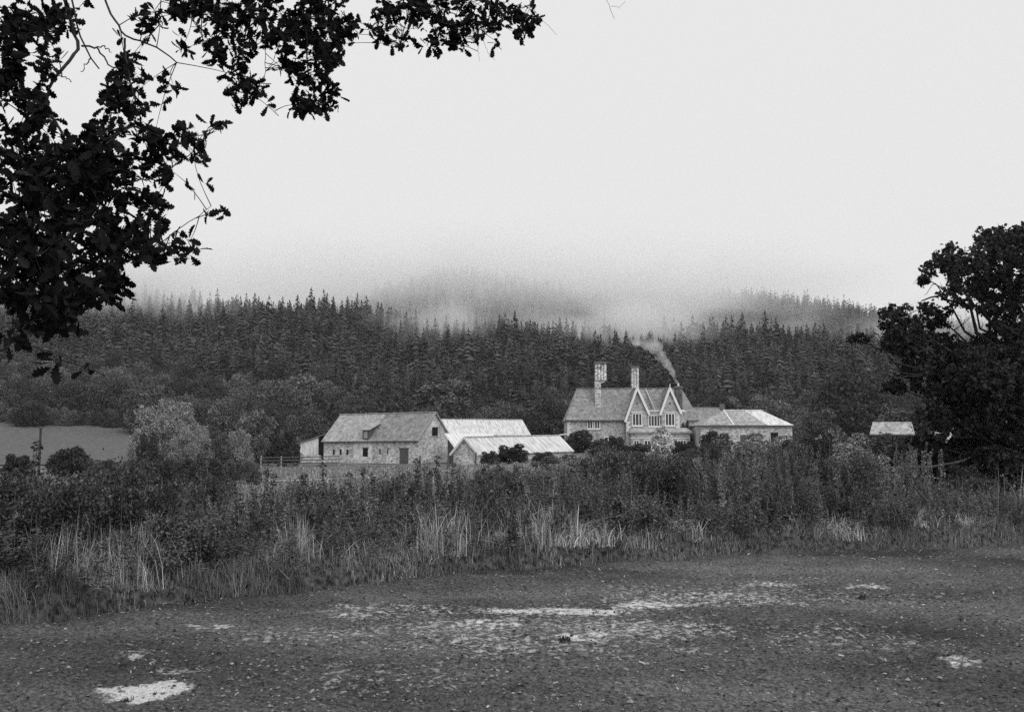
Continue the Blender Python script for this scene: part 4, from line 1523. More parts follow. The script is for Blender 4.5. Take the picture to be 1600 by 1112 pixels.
add_blades(gm, np.stack([x, y, z], 1), 0.3 + 0.75 * rng.random(n) ** 1.6, rng.uniform(0.003, 0.007, n), np.abs(rng.normal(0.3, 0.4, n)), droop=1.0)
tag(gm.build('long_grass', M['grass']), 'long stems of grass mixed through the hedge foot', 'grass', kind='stuff')
# low leafy undergrowth filling the hedge bottom
n = 26000
x = rng.uniform(-9, 14, n)
s_ = rng.uniform(1.1, 6.0, n)
y = hedge_y(x) + s_ / 0.83
x = x - 0.4 * s_
z = verge_z(x, y) + np.abs(rng.normal(0, 0.25, n))
um = MB().add(*leaf_quads(np.stack([x, y, z], 1), 0.05 + 0.05 * rng.random(n), None, aspect=0.6))
tag(um.build('undergrowth', M['hedge_leaf']), 'low leafy undergrowth filling the bottom of the hedge', 'undergrowth', kind='stuff')
# coarse meadow growth behind the hedge
n = 26000
yy = 18 + 95 * rng.random(n) ** 1.3
xx = rng.uniform(-0.56, 0.6, n) * yy
ok = yy > hedge_y(xx) + 5
xx, yy = xx[ok], yy[ok]
zz = terrain(xx, yy)
gm = MB()
add_blades(gm, np.stack([xx, yy, zz - 0.02], 1), (0.12 + 0.25 * rng.random(len(xx))), 0.012 + 0.0006 * yy, np.abs(rng.normal(0.3, 0.3, len(xx))), droop=0.8)
tag(gm.build('meadow_grass', M['grass']), 'coarse grass of the pasture behind the hedge', 'grass', kind='stuff')

# ------------------------------------------------------------------ field debris
ico = np.array([(0, 0, 1), (0.9, 0, 0.1), (0, 1, 0), (-1, 0.1, 0), (0.1, -1, 0.05), (0, 0, -0.7)], float)
icf = np.array([(0, 1, 2), (0, 2, 3), (0, 3, 4), (0, 4, 1), (5, 2, 1), (5, 3, 2), (5, 4, 3), (5, 1, 4)])


def field_pts(n, r0=5.2, r1=21):
    r = r0 + (r1 - r0) * rng.random(n)
    a = np.radians(rng.uniform(-31, 31, n))
    x, y = np.sin(a) * r, np.cos(a) * r
    ok = y < hedge_y(x) - 0.12
    return x[ok], y[ok]


x, y = field_pts(30000)
n = len(x)
s = 0.005 + 0.016 * rng.random(n) ** 5
s[:12] = 0.03
V = ico[None] * s[:, None, None] * rng.uniform(0.6, 1.3, (n, 6, 3))
V[:, :, 2] *= 0.7
V += np.stack([x, y, field_z(x, y) * (1 - 0.55 * np.clip(pale_at(x, y), 0, 1)) + s * 0.35], 1)[:, None, :]
Fq = (icf[None] + np.arange(n)[:, None, None] * 6).reshape(-1, 3)
tag(MB().add(V.reshape(-1, 3), Fq).build('soil_clods', M['clod']), 'crumbly soil clods strewn over the harrowed field', 'clods', kind='stuff')
x, y = field_pts(5500)
n = len(x)
P = np.stack([x, y, field_z(x, y) + 0.012], 1)
a = rng.random(n) * 6.283
l = 0.004 + 0.022 * rng.random(n) ** 4
dv = np.stack([np.cos(a), np.sin(a), rng.normal(0, 0.25, n)], 1) * l[:, None]
sv = np.stack([-np.sin(a), np.cos(a), rng.normal(0.5, 0.3, n)], 1) * (0.002 + 0.004 * rng.random((n, 1)))
V = np.stack([P - dv - sv, P + dv - sv, P + dv + sv, P - dv + sv], 1).reshape(-1, 3)
tag(MB().add(V, np.arange(n * 4).reshape(n, 4)).build('straw_flecks', M['fleck']), 'pale straw and stone flecks scattered on the harrowed field', 'straw', kind='stuff')


def sod(px, py, wpx, label, mname='verge', blades_n=60):
    d = 1.6 * 1600 / (py - 695)
    x, y = (px - 800) / 1600 * d, d
    r = wpx / 1600 * d / 2
    o = empty('weed_sod', (x, y, float(field_z(np.array([x]), np.array([y]))[0])))
    m = MB()
    n = 10
    V = [(0, 0, r * 0.55)]
    for ring, (rr, z) in enumerate(((0.6, 0.45), (1.0, 0.05), (1.0, -0.2))):
        for k in range(n):
            a = k * 6.283 / n
            q = r * rr * RR.uniform(0.75, 1.2)
            V.append((math.cos(a) * q, math.sin(a) * q * 0.8, r * z * RR.uniform(0.7, 1.3)))
    F3 = [(0, 1 + k, 1 + (k + 1) % n) for k in range(n)]
    F4 = [(1 + g_ * n + k, 1 + (g_ + 1) * n + k, 1 + (g_ + 1) * n + (k + 1) % n, 1 + g_ * n + (k + 1) % n) for g_ in range(2) for k in range(n)]
    m.add(V, F3)
    n0 = m.n
    m.add(V, F4)
    m.build('clod', M['verge'], o)
    bm_ = MB()
    P = np.concatenate([rng.normal(0, r * 0.4, (blades_n, 2)), np.full((blades_n, 1), r * 0.2)], 1)
    add_blades(bm_, P, rng.uniform(0.5, 1.2, blades_n) * r, 0.006, np.abs(rng.normal(0.5, 0.4, blades_n)))
    tag(bm_.build('leaves', M['leaf_dark'], o), kind='stuff')
    tag(o, label, 'sod')


sod(880, 1001, 20, 'dark lump of turf beside the pale streak in mid field')
sod(1340, 929, 20, 'dark leafy weed sod at the right of the field')
sod(212, 1083, 18, 'dark clod lying in the large pale patch at lower left')
sod(205, 1030, 12, 'small dark clod above the large pale patch')


# ------------------------------------------------------------------ the big oak at the right
oy = 32.0
oak = empty('oak_tree', (at(1610, 700, oy).x, oy, gz((16, oy))))
tag(oak, 'big dark oak at the right edge with layered crown and bare lower branches', 'tree')
ox, oz = oak.location.x, oak.location.z
LOB = [(1530, 398, 62, 34), (1575, 378, 55, 26), (1600, 430, 85, 52), (1498, 418, 42, 20), (1462, 443, 24, 10), (1540, 455, 60, 34), (1418, 492, 46, 20), (1372, 522, 36, 15), (1432, 520, 52, 24), (1410, 540, 40, 18), (1470, 500, 30, 26), (1470, 560, 58, 30),
       (1440, 585, 40, 22), (1500, 600, 60, 34), (1560, 545, 80, 36), (1540, 590, 80, 44), (1600, 640, 90, 70), (1510, 650, 50, 34), (1560, 700, 80, 56), (1480, 630, 40, 26), (1590, 740, 70, 50), (1520, 730, 45, 36), (1470, 700, 34, 22), (1550, 770, 60, 26), (1500, 768, 50, 18),
       (1345, 530, 22, 10), (1385, 512, 32, 14), (1400, 536, 36, 16), (1372, 536, 26, 12), (1500, 448, 34, 14), (1470, 415, 34, 18), (1446, 434, 20, 11), (1462, 650, 36, 34), (1450, 722, 36, 28), (1440, 762, 30, 18), (1402, 606, 26, 14), (1590, 500, 50, 24), (1440, 690, 24, 14), (1600, 780, 70, 30), (1570, 366, 34, 16), (1535, 740, 60, 44), (1560, 790, 60, 24), (1510, 690, 44, 30), (1480, 660, 30, 20),
       (1690, 400, 80, 50), (1760, 450, 70, 50), (1680, 520, 90, 60), (1790, 540, 70, 50), (1700, 620, 100, 60), (1820, 620, 60, 40), (1690, 720, 90, 60), (1640, 360, 50, 24)]
lobes, ends = [], []
for i, (px, py, rx, ry) in enumerate(LOB):
    dy = RR.uniform(-2.2, 2.2) * (1 if rx > 40 else 0.6)
    p = at(px, py, oy + dy)
    rx_, ry_ = rx / 1600 * oy * 1.1, ry / 1600 * oy * 1.1
    lobes.append(((p.x - ox, dy, p.z - oz), (rx_, rx_ * 0.95, ry_)))
    ends.append((p.x - ox, dy, p.z - oz))
n = 100000
P, d = lobe_points(lobes, n, 0.75, 0.22)
# leaf sprays: gather the leaves into tufts so that sky shows between
ct_, dt_ = lobe_points(lobes, 2300, 0.75, 0.2)
ki = np.concatenate([np.argmin(((P[i0:i0 + 2000, None] - ct_[None]) ** 2).sum(-1), 1) for i0 in range(0, n, 2000)])
tuft = ct_[ki]
P = P * 0.62 + tuft * 0.38
drop = fbm(tuft[:, 0] * 1.3 + tuft[:, 2] * 0.7, tuft[:, 2] * 1.3 + tuft[:, 1], 3, 77) > -0.2
P, d = P[drop], d[drop]
P[:, 2] = np.maximum(P[:, 2], 0.25)
tag(MB().add(*leaf_quads(P, 0.1 + 0.07 * rng.random(len(P)), d, aspect=0.75)).build('crown', M['oak_far_leaf'], oak), kind='stuff')
MB().tube([(0, 0, -0.4), (0.02, 0, 0.3), (-0.05, 0, 1.6), (0.1, 0.1, 3.0), (0, 0, 4.6), (0.2, 0, 6.2)], [0.62, 0.48, 0.42, 0.36, 0.24, 0.1], 12).build('trunk', M['bark'], oak, smooth=True)
m = MB()
for i, e in enumerate(ends):
    s0 = (0, 0, min(5.5, max(0.9, e[2] * 0.55)))
    L = math.dist(s0, e)
    Pp = wander(s0, e, 6, 0.05)
    m.tube(Pp, np.linspace(0.03 + 0.014 * L, 0.012, 6), 6)
    for q in range(3):
        b0 = Pp[3 + q % 3]
        m.tube(wander(b0, b0 + rng.normal(0, 0.28, 3), 4, 0.1), [0.02, 0.014, 0.01, 0.005], 4)
m.build('limbs', M['bark'], oak)


def px_tube(pts_, Y, r0, r1, root, name, mm):
    P = np.array([tuple(at(a, b, Y + c) - root.location) for a, b, c in pts_])
    t = np.linspace(0, 1, len(P))
    tt = np.linspace(0, 1, len(P) * 3)
    Q = np.stack([np.interp(tt, t, P[:, k]) for k in range(3)], 1)
    Q[1:-1] += rng.normal(0, r0 * 0.25, (len(Q) - 2, 3))
    return MB().tube(Q, np.linspace(r0, r1, len(Q)), 7).build(name, mm, root, smooth=True)


px_tube([(1540, 700, 0), (1500, 722, -0.5), (1440, 730, -0.8), (1405, 728, -1.0), (1385, 716, -1.1), (1372, 702, -1.1)], oy, 0.045, 0.018, oak, 'dead_branch', M['bark_far'])
px_tube([(1405, 728, -1.0), (1380, 734, -1.0), (1360, 736, -1.0)], oy, 0.04, 0.015, oak, 'dead_branch', M['bark_far'])
px_tube([(1560, 640, 0), (1480, 655, -0.5), (1440, 668, -1), (1425, 660, -1.2)], oy, 0.06, 0.015, oak, 'dead_branch', M['bark'])
px_tube([(1540, 570, 0), (1460, 585, -0.6), (1400, 590, -1), (1372, 582, -1.2), (1360, 584, -1.2)], oy, 0.05, 0.012, oak, 'dead_branch', M['bark'])
px_tube([(1450, 587, -0.6), (1410, 582, -0.8), (1385, 572, -0.8)], oy, 0.03, 0.01, oak, 'dead_branch', M['bark'])
px_tube([(1560, 480, 0.3), (1500, 476, 0), (1465, 462, -0.3), (1440, 470, -0.5)], oy, 0.05, 0.02, oak, 'dead_branch', M['bark'])

# ------------------------------------------------------------------ the oak whose boughs hang in front of the camera
to = empty('overhanging_oak', (-6.4, 2.4, 0))
tag(to, 'near oak whose black leafy boughs hang down across the upper left', 'tree')
T0 = np.array(to.location)
MB().tube([(0, 0, -0.4), (0, 0, 0.2), (0.08, 0.1, 1.6), (0.05, 0.1, 3.2), (0.3, 0.3, 5.0), (0.4, 0.5, 8.0)], [0.62, 0.46, 0.4, 0.38, 0.28, 0.12], 14).build('trunk', M['bark'], to, smooth=True)


def smooth_path(pts_, n):
    P = np.array(pts_, float)
    t = np.concatenate([[0], np.cumsum(np.linalg.norm(np.diff(P, axis=0), axis=1))])
    tt = np.linspace(0, t[-1], n)
    out = np.stack([np.interp(tt, t, P[:, k]) for k in range(3)], 1)
    for _ in range(2):
        out[1:-1] = 0.25 * out[:-2] + 0.5 * out[1:-1] + 0.25 * out[2:]
    return out


LIMBS = [[(-6.3, 2.5, 3.6), (-5.0, 4.2, 4.5), (-3.4, 5.8, 5.5), (-1.6, 6.8, 6.1), (0.2, 7.6, 6.6), (1.4, 8.2, 6.9)],
         [(-6.3, 2.5, 3.0), (-5.6, 4.6, 3.9), (-4.6, 6.2, 4.3), (-3.6, 7.2, 4.2)],
         [(-6.2, 2.5, 4.4), (-7.5, 5, 6.0), (-8.5, 8, 6.6)],
         [(-6.2, 2.6, 4.8), (-4, 1.0, 6.0), (-1.5, -0.5, 6.8), (1.5, -1.5, 7.2)],  # this bough and the next: unseen, added over the camera for their shade
         [(-6.1, 2.6, 5.2), (-4, 3.0, 6.8), (-1.5, 3.2, 7.6), (1.2, 3.4, 8.0)]]
allP = []
for k, lm_ in enumerate(LIMBS):
    Q = smooth_path(lm_, 30)
    MB().tube(Q - T0, np.linspace((0.17, 0.13, 0.16, 0.15, 0.15)[k], 0.03, 30), 9).build('limb', M['bark'], to, smooth=True)
    allP.append(Q)
LIMBP = np.concatenate(allP)
twigs = MB()
# boughs the photograph shows: (px, py) with a depth
VB = [([(95, -70), (100, 0), (112, 40), (125, 70), (108, 98), (75, 135), (70, 150), (76, 172), (95, 205), (110, 240)], 5.6, 0.017, 0.007),
      ([(118, -70), (110, 0), (118, 30), (128, 70), (142, 92), (155, 108)], 5.5, 0.012, 0.004),
      ([(142, 90), (130, 110), (126, 112)], 5.5, 0.004, 0.002),
      ([(150, -60), (163, 0), (178, 28), (195, 60), (235, 68), (258, 82), (276, 98)], 5.8, 0.012, 0.004),
      ([(195, 60), (194, 80), (198, 105), (205, 130), (212, 160)], 5.8, 0.007, 0.004),
      ([(128, 72), (152, 74), (160, 90), (172, 104), (190, 108)], 5.5, 0.006, 0.003),
      ([(150, 74), (162, 72), (174, 82)], 5.5, 0.004, 0.002),
      ([(92, 118), (104, 122), (112, 128)], 5.6, 0.003, 0.002),
      ([(190, 270), (225, 285), (255, 272), (300, 240), (330, 205), (345, 190)], 5.7, 0.005, 0.0015),
      ([(180, 400), (220, 395), (265, 368), (300, 345), (330, 322)], 5.6, 0.004, 0.0015),
      ([(160, 210), (185, 205), (208, 197)], 5.6, 0.003, 0.0015),
      ([(160, 473), (120, 490), (80, 505), (52, 512), (10, 505)], 5.3, 0.004, 0.003),
      ([(20, 520), (50, 540), (90, 562), (138, 572)], 5.4, 0.004, 0.0015),
      ([(-60, 180), (0, 230), (60, 270), (120, 300), (180, 300)], 5.6, 0.014, 0.005),
      ([(-60, 330), (0, 350), (70, 380), (150, 400), (200, 410)], 5.4, 0.012, 0.004),
      ([(-60, 450), (0, 460), (60, 470), (120, 480)], 5.3, 0.01, 0.004),
      ([(-60, 20), (0, 45), (50, 60), (90, 50)], 5.7, 0.008, 0.003),
      ([(-60, 120), (0, 150), (40, 180)], 5.6, 0.008, 0.003),
      ([(452, -70), (470, 0), (480, 40), (478, 90), (485, 130), (500, 165)], 6.6, 0.012, 0.004),
      ([(390, -70), (398, 0), (385, 40), (378, 90), (380, 130)], 6.5, 0.007, 0.003),
      ([(330, -70), (320, 0), (312, 40), (318, 80)], 6.4, 0.006, 0.003),
      ([(250, -60), (252, 10), (248, 40)], 6.3, 0.005, 0.003),
      ([(300, 30), (320, 50), (335, 62)], 6.4, 0.002, 0.0015),
      ([(414, 60), (414, 110), (412, 140), (425, 165), (435, 181)], 6.5, 0.0025, 0.001),
      ([(640, -70), (640, 0), (635, 40), (625, 70)], 7.4, 0.008, 0.003),
      ([(705, -70), (700, 0), (690, 40), (680, 75)], 7.4, 0.009, 0.003),
      ([(770, -60), (760, 10), (755, 50)], 7.6, 0.007, 0.003),
      ([(820, -60), (825, 5), (845, 30), (870, 55)], 7.5, 0.004, 0.001),
      ([(746, 62), (747, 80), (749, 97)], 7.4, 0.0015, 0.001),
      ([(753, 60), (762, 82), (773, 95)], 7.4, 0.0015, 0.001),
      ([(940, -40), (947, 0), (954, 18), (960, 30)], 8.0, 0.004, 0.0015),
      ([(955, 10), (968, 12), (978, 2)], 8.0, 0.0015, 0.001)]
BP_ = []
for pp, Y, r0, r1 in VB:
    P = [np.array(at(a, b, Y + 0.15 * math.sin(a * 0.05))) for a, b in pp]
    if pp[0][1] < -20 or pp[0][0] < -20:
        k = np.argmin(np.linalg.norm(LIMBP - P[0], axis=1))
        P = [LIMBP[k], LIMBP[k] * 0.45 + P[0] * 0.55 + np.array((0, 0, 0.08))] + P
    Q = smooth_path(P, max(10, len(P) * 4))
    Q[2:-1] += rng.normal(0, 0.004, (len(Q) - 3, 3))
    (twigs if r0 < 0.0045 else MB()).tube(Q - T0, np.linspace(r0, r1, len(Q)), 6) if r0 < 0.0045 else MB().tube(Q - T0, np.linspace(r0, r1, len(Q)), 7).build('branch', M['bark'], to, smooth=True)
    BP_.append(Q)
BPTS = np.concatenate(BP_ + [LIMBP])


def oak_leaf(var):
    """a lobed oak leaf, length 1 along +x, folded at the midrib"""
    g_ = np.random.default_rng(90 + var)
    xs_ = [0.0, 0.12, 0.24, 0.32, 0.42, 0.52, 0.6, 0.7, 0.79, 0.88, 0.95]
    hs_ = [0.012, 0.05, 0.15, 0.10, 0.24, 0.15, 0.29, 0.18, 0.25, 0.16, 0.13]
    V, F = [], []
    up = [(x_, h_ * g_.uniform(0.85, 1.15)) for x_, h_ in zip(xs_, hs_)]
    bend = g_.uniform(-0.25, 0.35)
    zc = lambda x_: -bend * x_ * x_
    for x_, h_ in up:
        V += [(x_, 0, zc(x_)), (x_ + 0.02, h_, zc(x_) + h_ * 0.28), (x_ + 0.02, -h_ * g_.uniform(0.85, 1.1), zc(x_) + h_ * 0.28)]
    n_ = len(xs_)
    for i_ in range(n_ - 1):
        a_, b_ = i_ * 3, (i_ + 1) * 3
        F += [(a_, b_, b_ + 1, a_ + 1), (a_, a_ + 2, b_ + 2, b_)]
    V.append((1.0, 0, zc(1.0)))
    l_ = (n_ - 1) * 3
    V.append((1.0, 0.001, zc(1.0)))
    F += [(l_, len(V) - 2, len(V) - 1, l_ + 1), (l_, l_ + 2, len(V) - 2, len(V) - 2)]
    F = F[:-1]
    V = np.array(V)
    return V, np.array(F)


LV = [oak_leaf(k) for k in range(4)]
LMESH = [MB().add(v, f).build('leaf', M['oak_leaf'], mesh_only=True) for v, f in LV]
# foliage masses: (cx, cy, rx, ry, rosettes, depth)
CL = [(55, 42, 46, 28, 15, 5.7), (95, 22, 22, 20, 5, 5.7), (38, 105, 38, 34, 16, 5.6), (30, 180, 34, 44, 18, 5.6), (10, 60, 20, 40, 8, 5.6),
      (198, 110, 22, 16, 6, 5.8), (205, 150, 34, 38, 14, 5.8), (178, 160, 16, 20, 5, 5.8),
      (140, 240, 66, 56, 46, 5.6), (100, 280, 50, 40, 24, 5.5), (230, 225, 26, 38, 12, 5.7), (262, 262, 24, 22, 6, 5.7), (285, 225, 26, 18, 6, 5.7), (315, 235, 24, 12, 4, 5.7), (335, 205, 12, 14, 3, 5.7),
      (245, 290, 12, 20, 3, 5.7), (30, 270, 40, 55, 26, 5.5), (30, 240, 40, 30, 12, 5.5), (160, 305, 56, 44, 30, 5.6), (237, 322, 20, 22, 8, 5.6), (60, 345, 60, 30, 18, 5.4),
      (100, 390, 90, 42, 46, 5.4), (175, 380, 40, 40, 18, 5.5), (30, 400, 44, 50, 26, 5.3), (215, 385, 24, 26, 7, 5.5), (250, 380, 26, 14, 6, 5.6), (282, 388, 20, 18, 6, 5.6), (333, 333, 14, 18, 2, 5.6), (296, 362, 8, 6, 1, 5.6),
      (90, 450, 88, 34, 36, 5.3), (170, 448, 28, 22, 9, 5.4), (30, 490, 44, 40, 20, 5.2), (90, 492, 36, 26, 10, 5.3), (120, 490, 20, 14, 2, 5.3), (10, 535, 14, 20, 2, 5.2), (130, 575, 12, 14, 2, 5.4), (85, 563, 20, 8, 2, 5.4),
      (268, 130, 14, 12, 2, 6.0), (248, 140, 8, 8, 1, 6.0),
      (245, 30, 24, 24, 8, 6.3), (225, 40, 8, 8, 1, 6.3), (330, 18, 66, 20, 20, 6.4), (290, 12, 30, 14, 7, 6.4), (320, 72, 36, 16, 8, 6.4), (290, 62, 12, 8, 2, 6.4), (340, 84, 12, 14, 2, 6.4), (392, 55, 30, 28, 11, 6.5), (405, 20, 26, 22, 8, 6.5),
      (376, 130, 28, 32, 13, 6.5), (355, 155, 12, 10, 2, 6.5), (420, 152, 9, 9, 1, 6.5), (480, 30, 50, 32, 28, 6.6), (520, 35, 22, 34, 12, 6.6), (450, 60, 30, 24, 10, 6.6), (490, 85, 36, 26, 15, 6.6), (515, 80, 18, 24, 6, 6.6), (452, 98, 18, 14, 5, 6.6), (490, 140, 28, 28, 13, 6.6), (472, 166, 20, 12, 5, 6.6), (510, 150, 14, 18, 4, 6.6), (534, 97, 10, 8, 1, 6.6), (460, 128, 6, 6, 1, 6.6),
      (625, 20, 34, 24, 14, 7.4), (625, 62, 16, 14, 4, 7.4), (600, 45, 10, 14, 2, 7.4), (680, 15, 44, 22, 18, 7.4), (680, 68, 15, 18, 5, 7.4), (716, 62, 18, 14, 6, 7.4), (700, 42, 24, 14, 6, 7.4), (755, 20, 44, 26, 18, 7.5), (755, 52, 26, 14, 6, 7.5), (772, 65, 8, 6, 1, 7.5), (815, 22, 26, 24, 10, 7.5), (820, 48, 20, 12, 4, 7.5), (655, 46, 18, 8, 2, 7.4), (858, 3, 8, 5, 1, 7.5)]
leafM = []
for cx, cy, rx, ry, nr_, Y in CL:
    for q in range(int(nr_ * (0.92 if cx < 225 and nr_ > 8 else 0.95))):
        a, r = rng.random() * 6.283, math.sqrt(rng.random())
        px, py = cx + rx * r * math.cos(a), cy + ry * r * math.sin(a)
        p = np.array(at(px, py, Y + rng.normal(0, 0.28)))
        k = np.argmin(np.linalg.norm(BPTS - p, axis=1) + 0.0)
        src = BPTS[k]
        L = np.linalg.norm(p - src)
        if L > 0.02:
            mid = src * 0.45 + p * 0.55 + np.array((0, 0, min(0.05, 0.08 * L))) + rng.normal(0, 0.02, 3)
            twigs.tube(smooth_path([src, mid, p], 5), [0.0032, 0.0026, 0.0022, 0.0018, 0.0012], 4) if False else twigs.tube(smooth_path([src, mid, p], 5) - T0, [0.0032, 0.0026, 0.0022, 0.0018, 0.0012], 4)
        if L > 0.22:
            for f_ in np.arange(0.35, 0.9, 0.16 / L):
                c_ = src + (p - src) * f_ + np.array((0, 0, 0.03))
                for j in range(3):
                    ax = (p - src) / L * 0.4 + rng.normal(0, 0.6, 3) + np.array((0, 0, -0.2))
                    ax /= np.linalg.norm(ax)
                    nn = np.cross(ax, rng.normal(0, 1, 3))
                    nn /= np.linalg.norm(nn)
                    leafM.append((c_ + rng.normal(0, 0.01, 3), ax, nn, rng.uniform(0.05, 0.085)))
        dirn = (p - src) / (L + 1e-6) * 0.7 + np.array((0, 0, -0.35)) + rng.normal(0, 0.25, 3)
        dirn /= np.linalg.norm(dirn)
        for j in range(rng.integers(6, 10)):
            ax = dirn * rng.uniform(0.1, 0.9) + rng.normal(0, 0.6, 3)
            ax /= np.linalg.norm(ax)
            nn = np.cross(ax, rng.normal(0, 1, 3))
            nn /= np.linalg.norm(nn)
            ln = rng.uniform(0.055, 0.098)
            leafM.append((p + rng.normal(0, 0.02, 3), ax, nn, ln))
# unseen rest of the crown, thickened to shade the leaves and foreground
for k in range(1000):
    Lp = LIMBP[rng.integers(len(LIMBP))]
    p = Lp + rng.normal(0, 0.8, 3) + np.array((0, 0, 0.5))
    if p[1] > 0.5 and abs(p[0]) < 0.6 * p[1] and p[2] < 1.9 + 0.56 * p[1]:
        continue
    twigs.tube(smooth_path([Lp, (Lp + p) / 2 + rng.normal(0, 0.05, 3), p], 4) - T0, [0.006, 0.005, 0.004, 0.002], 4)
    for j in range(8):
        ax = rand_dirs(1)[0]
        nn = np.cross(ax, rand_dirs(1)[0])
        nn /= np.linalg.norm(nn) + 1e-9
        leafM.append((p + rng.normal(0, 0.05, 3), ax, nn, rng.uniform(0.08, 0.13)))


def app(l):
    p = l[0]
    u = p[0] / max(p[1], 0.1)
    v = (p[2] - 1.6) / max(p[1], 0.1)
    vis = abs(u) < 0.5 and v < 0.43 and p[1] > 1
    return -(l[3] / p[1]) if vis else 0


leafM.sort(key=app)
for k, (p, ax, nn, ln) in enumerate(leafM[:300]):
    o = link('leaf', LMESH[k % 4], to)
    by = np.cross(nn, ax)
    Mx = Matrix(((ax[0] * ln, by[0] * ln, nn[0] * ln, p[0] - T0[0]), (ax[1] * ln, by[1] * ln, nn[1] * ln, p[1] - T0[1]), (ax[2] * ln, by[2] * ln, nn[2] * ln, p[2] - T0[2]), (0, 0, 0, 1)))
    o.matrix_local = Mx
rest_ = leafM[300:]
lm_ = MB()
for var in range(4):
    sel = rest_[var::4]
    P = np.array([l[0] for l in sel]) - T0
    AX = np.array([l[1] for l in sel])
    NN = np.array([l[2] for l in sel])
    LN = np.array([l[3] for l in sel])[:, None, None]
    BY = np.cross(NN, AX)
    v, f = LV[var]
    W3 = P[:, None, :] + LN * (v[None, :, 0:1] * AX[:, None] + v[None, :, 1:2] * BY[:, None] + v[None, :, 2:3] * NN[:, None])
    lm_.add(W3.reshape(-1, 3), (f[None] + np.arange(len(sel))[:, None, None] * len(v)).reshape(-1, 4))
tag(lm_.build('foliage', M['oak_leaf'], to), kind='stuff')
twigs.build('twigs', M['bark'], to)


# ------------------------------------------------------------------ air: haze, low cloud, chimney smoke
def vol_mat(name, density, aniso=0.0, hetero=None):
    m = bpy.data.materials.new(name)
    m.use_nodes = True
    t = m.node_tree
    N, L = t.nodes, t.links
    N.clear()
    out = N.new('ShaderNodeOutputMaterial')
    pv = N.new('ShaderNodeVolumePrincipled')
    pv.inputs['Color'].default_value = (1, 1, 1, 1)
    pv.inputs['Density'].default_value = density
    pv.inputs['Anisotropy'].default_value = aniso
    L.new(pv.outputs[0], out.inputs['Volume'])
    if hetero:
        sc_, lo, hi, st = hetero
        tc = N.new('ShaderNodeTexCoord')
        ln = N.new('ShaderNodeVectorMath')
        ln.operation = 'LENGTH'
        L.new(tc.outputs['Object'], ln.inputs[0])
        fo = N.new('ShaderNodeMapRange')
        fo.interpolation_type = 'SMOOTHSTEP'
        fo.inputs['From Min'].default_value, fo.inputs['From Max'].default_value = 1.0, 0.1
        L.new(ln.outputs['Value'], fo.inputs['Value'])
        ge = N.new('ShaderNodeNewGeometry')
        mp = N.new('ShaderNodeMapping')
        mp.inputs['Scale'].default_value = st
        L.new(ge.outputs['Position'], mp.inputs[0])
        no = N.new('ShaderNodeTexNoise')
        no.inputs['Scale'].default_value = sc_
        no.inputs['Detail'].default_value = 5
        no.inputs['Distortion'].default_value = 0.6
        L.new(mp.outputs[0], no.inputs['Vector'])
        # density = clamp((falloff + noise) stretched): the edge is eaten into wisps
        r = N.new('ShaderNodeMath')
        r.operation = 'MULTIPLY_ADD'
        L.new(no.outputs['Fac'], r.inputs[0])
        r.inputs[1].default_value = lo
        r.inputs[2].default_value = hi
        m0 = N.new('ShaderNodeMath')
        m0.operation = 'ADD'
        L.new(fo.outputs[0], m0.inputs[0])
        L.new(r.outputs[0], m0.inputs[1])
        m1 = N.new('ShaderNodeMapRange')
        m1.interpolation_type = 'SMOOTHSTEP'
        L.new(m0.outputs[0], m1.inputs['Value'])
        mq = N.new('ShaderNodeMath')
        mq.operation = 'MULTIPLY'
        L.new(m1.outputs[0], mq.inputs[0])
        L.new(fo.outputs[0], mq.inputs[1])
        m1 = mq
        m2 = N.new('ShaderNodeMath')
        m2.operation = 'MULTIPLY'
        m2.inputs[1].default_value = density
        L.new(m1.outputs[0], m2.inputs[0])
        L.new(m2.outputs[0], pv.inputs['Density'])
    return m


def ball(n=24, k=14):
    V = [(0, 0, -1)]
    for i in range(1, k):
        a = -math.pi / 2 + math.pi * i / k
        for j in range(n):
            b = 2 * math.pi * j / n
            V.append((math.cos(a) * math.cos(b), math.cos(a) * math.sin(b), math.sin(a)))
    V.append((0, 0, 1))
    m = MB()
    F3 = [(0, 1 + (j + 1) % n, 1 + j) for j in range(n)]
    l = 1 + (k - 2) * n
    F3 += [(l + j, l + (j + 1) % n, len(V) - 1) for j in range(n)]
    F4 = [(1 + i * n + j, 1 + i * n + (j + 1) % n, 1 + (i + 1) * n + (j + 1) % n, 1 + (i + 1) * n + j) for i in range(k - 2) for j in range(n)]
    m.add(V, F4)
    m.f.append(np.array(F3))
    m.m.append(np.zeros(len(F3)))
    return m


hz = MB().box(-1900, 1900, -300, 2300, -22, 185).build('haze', vol_mat('thin_haze', 0.00009, 0.0))
tag(hz, 'thin even haze over the whole valley', 'haze', kind='stuff')
BALL = ball()


def mist(c, r, dens, noise, label, aniso=0.0):
    me = BALL.build('low_cloud', vol_mat('low_cloud', dens, aniso, noise), mesh_only=True)
    o = link('low_cloud', me, None, c)
    o.scale = r
    return tag(o, label, 'low cloud', kind='stuff')


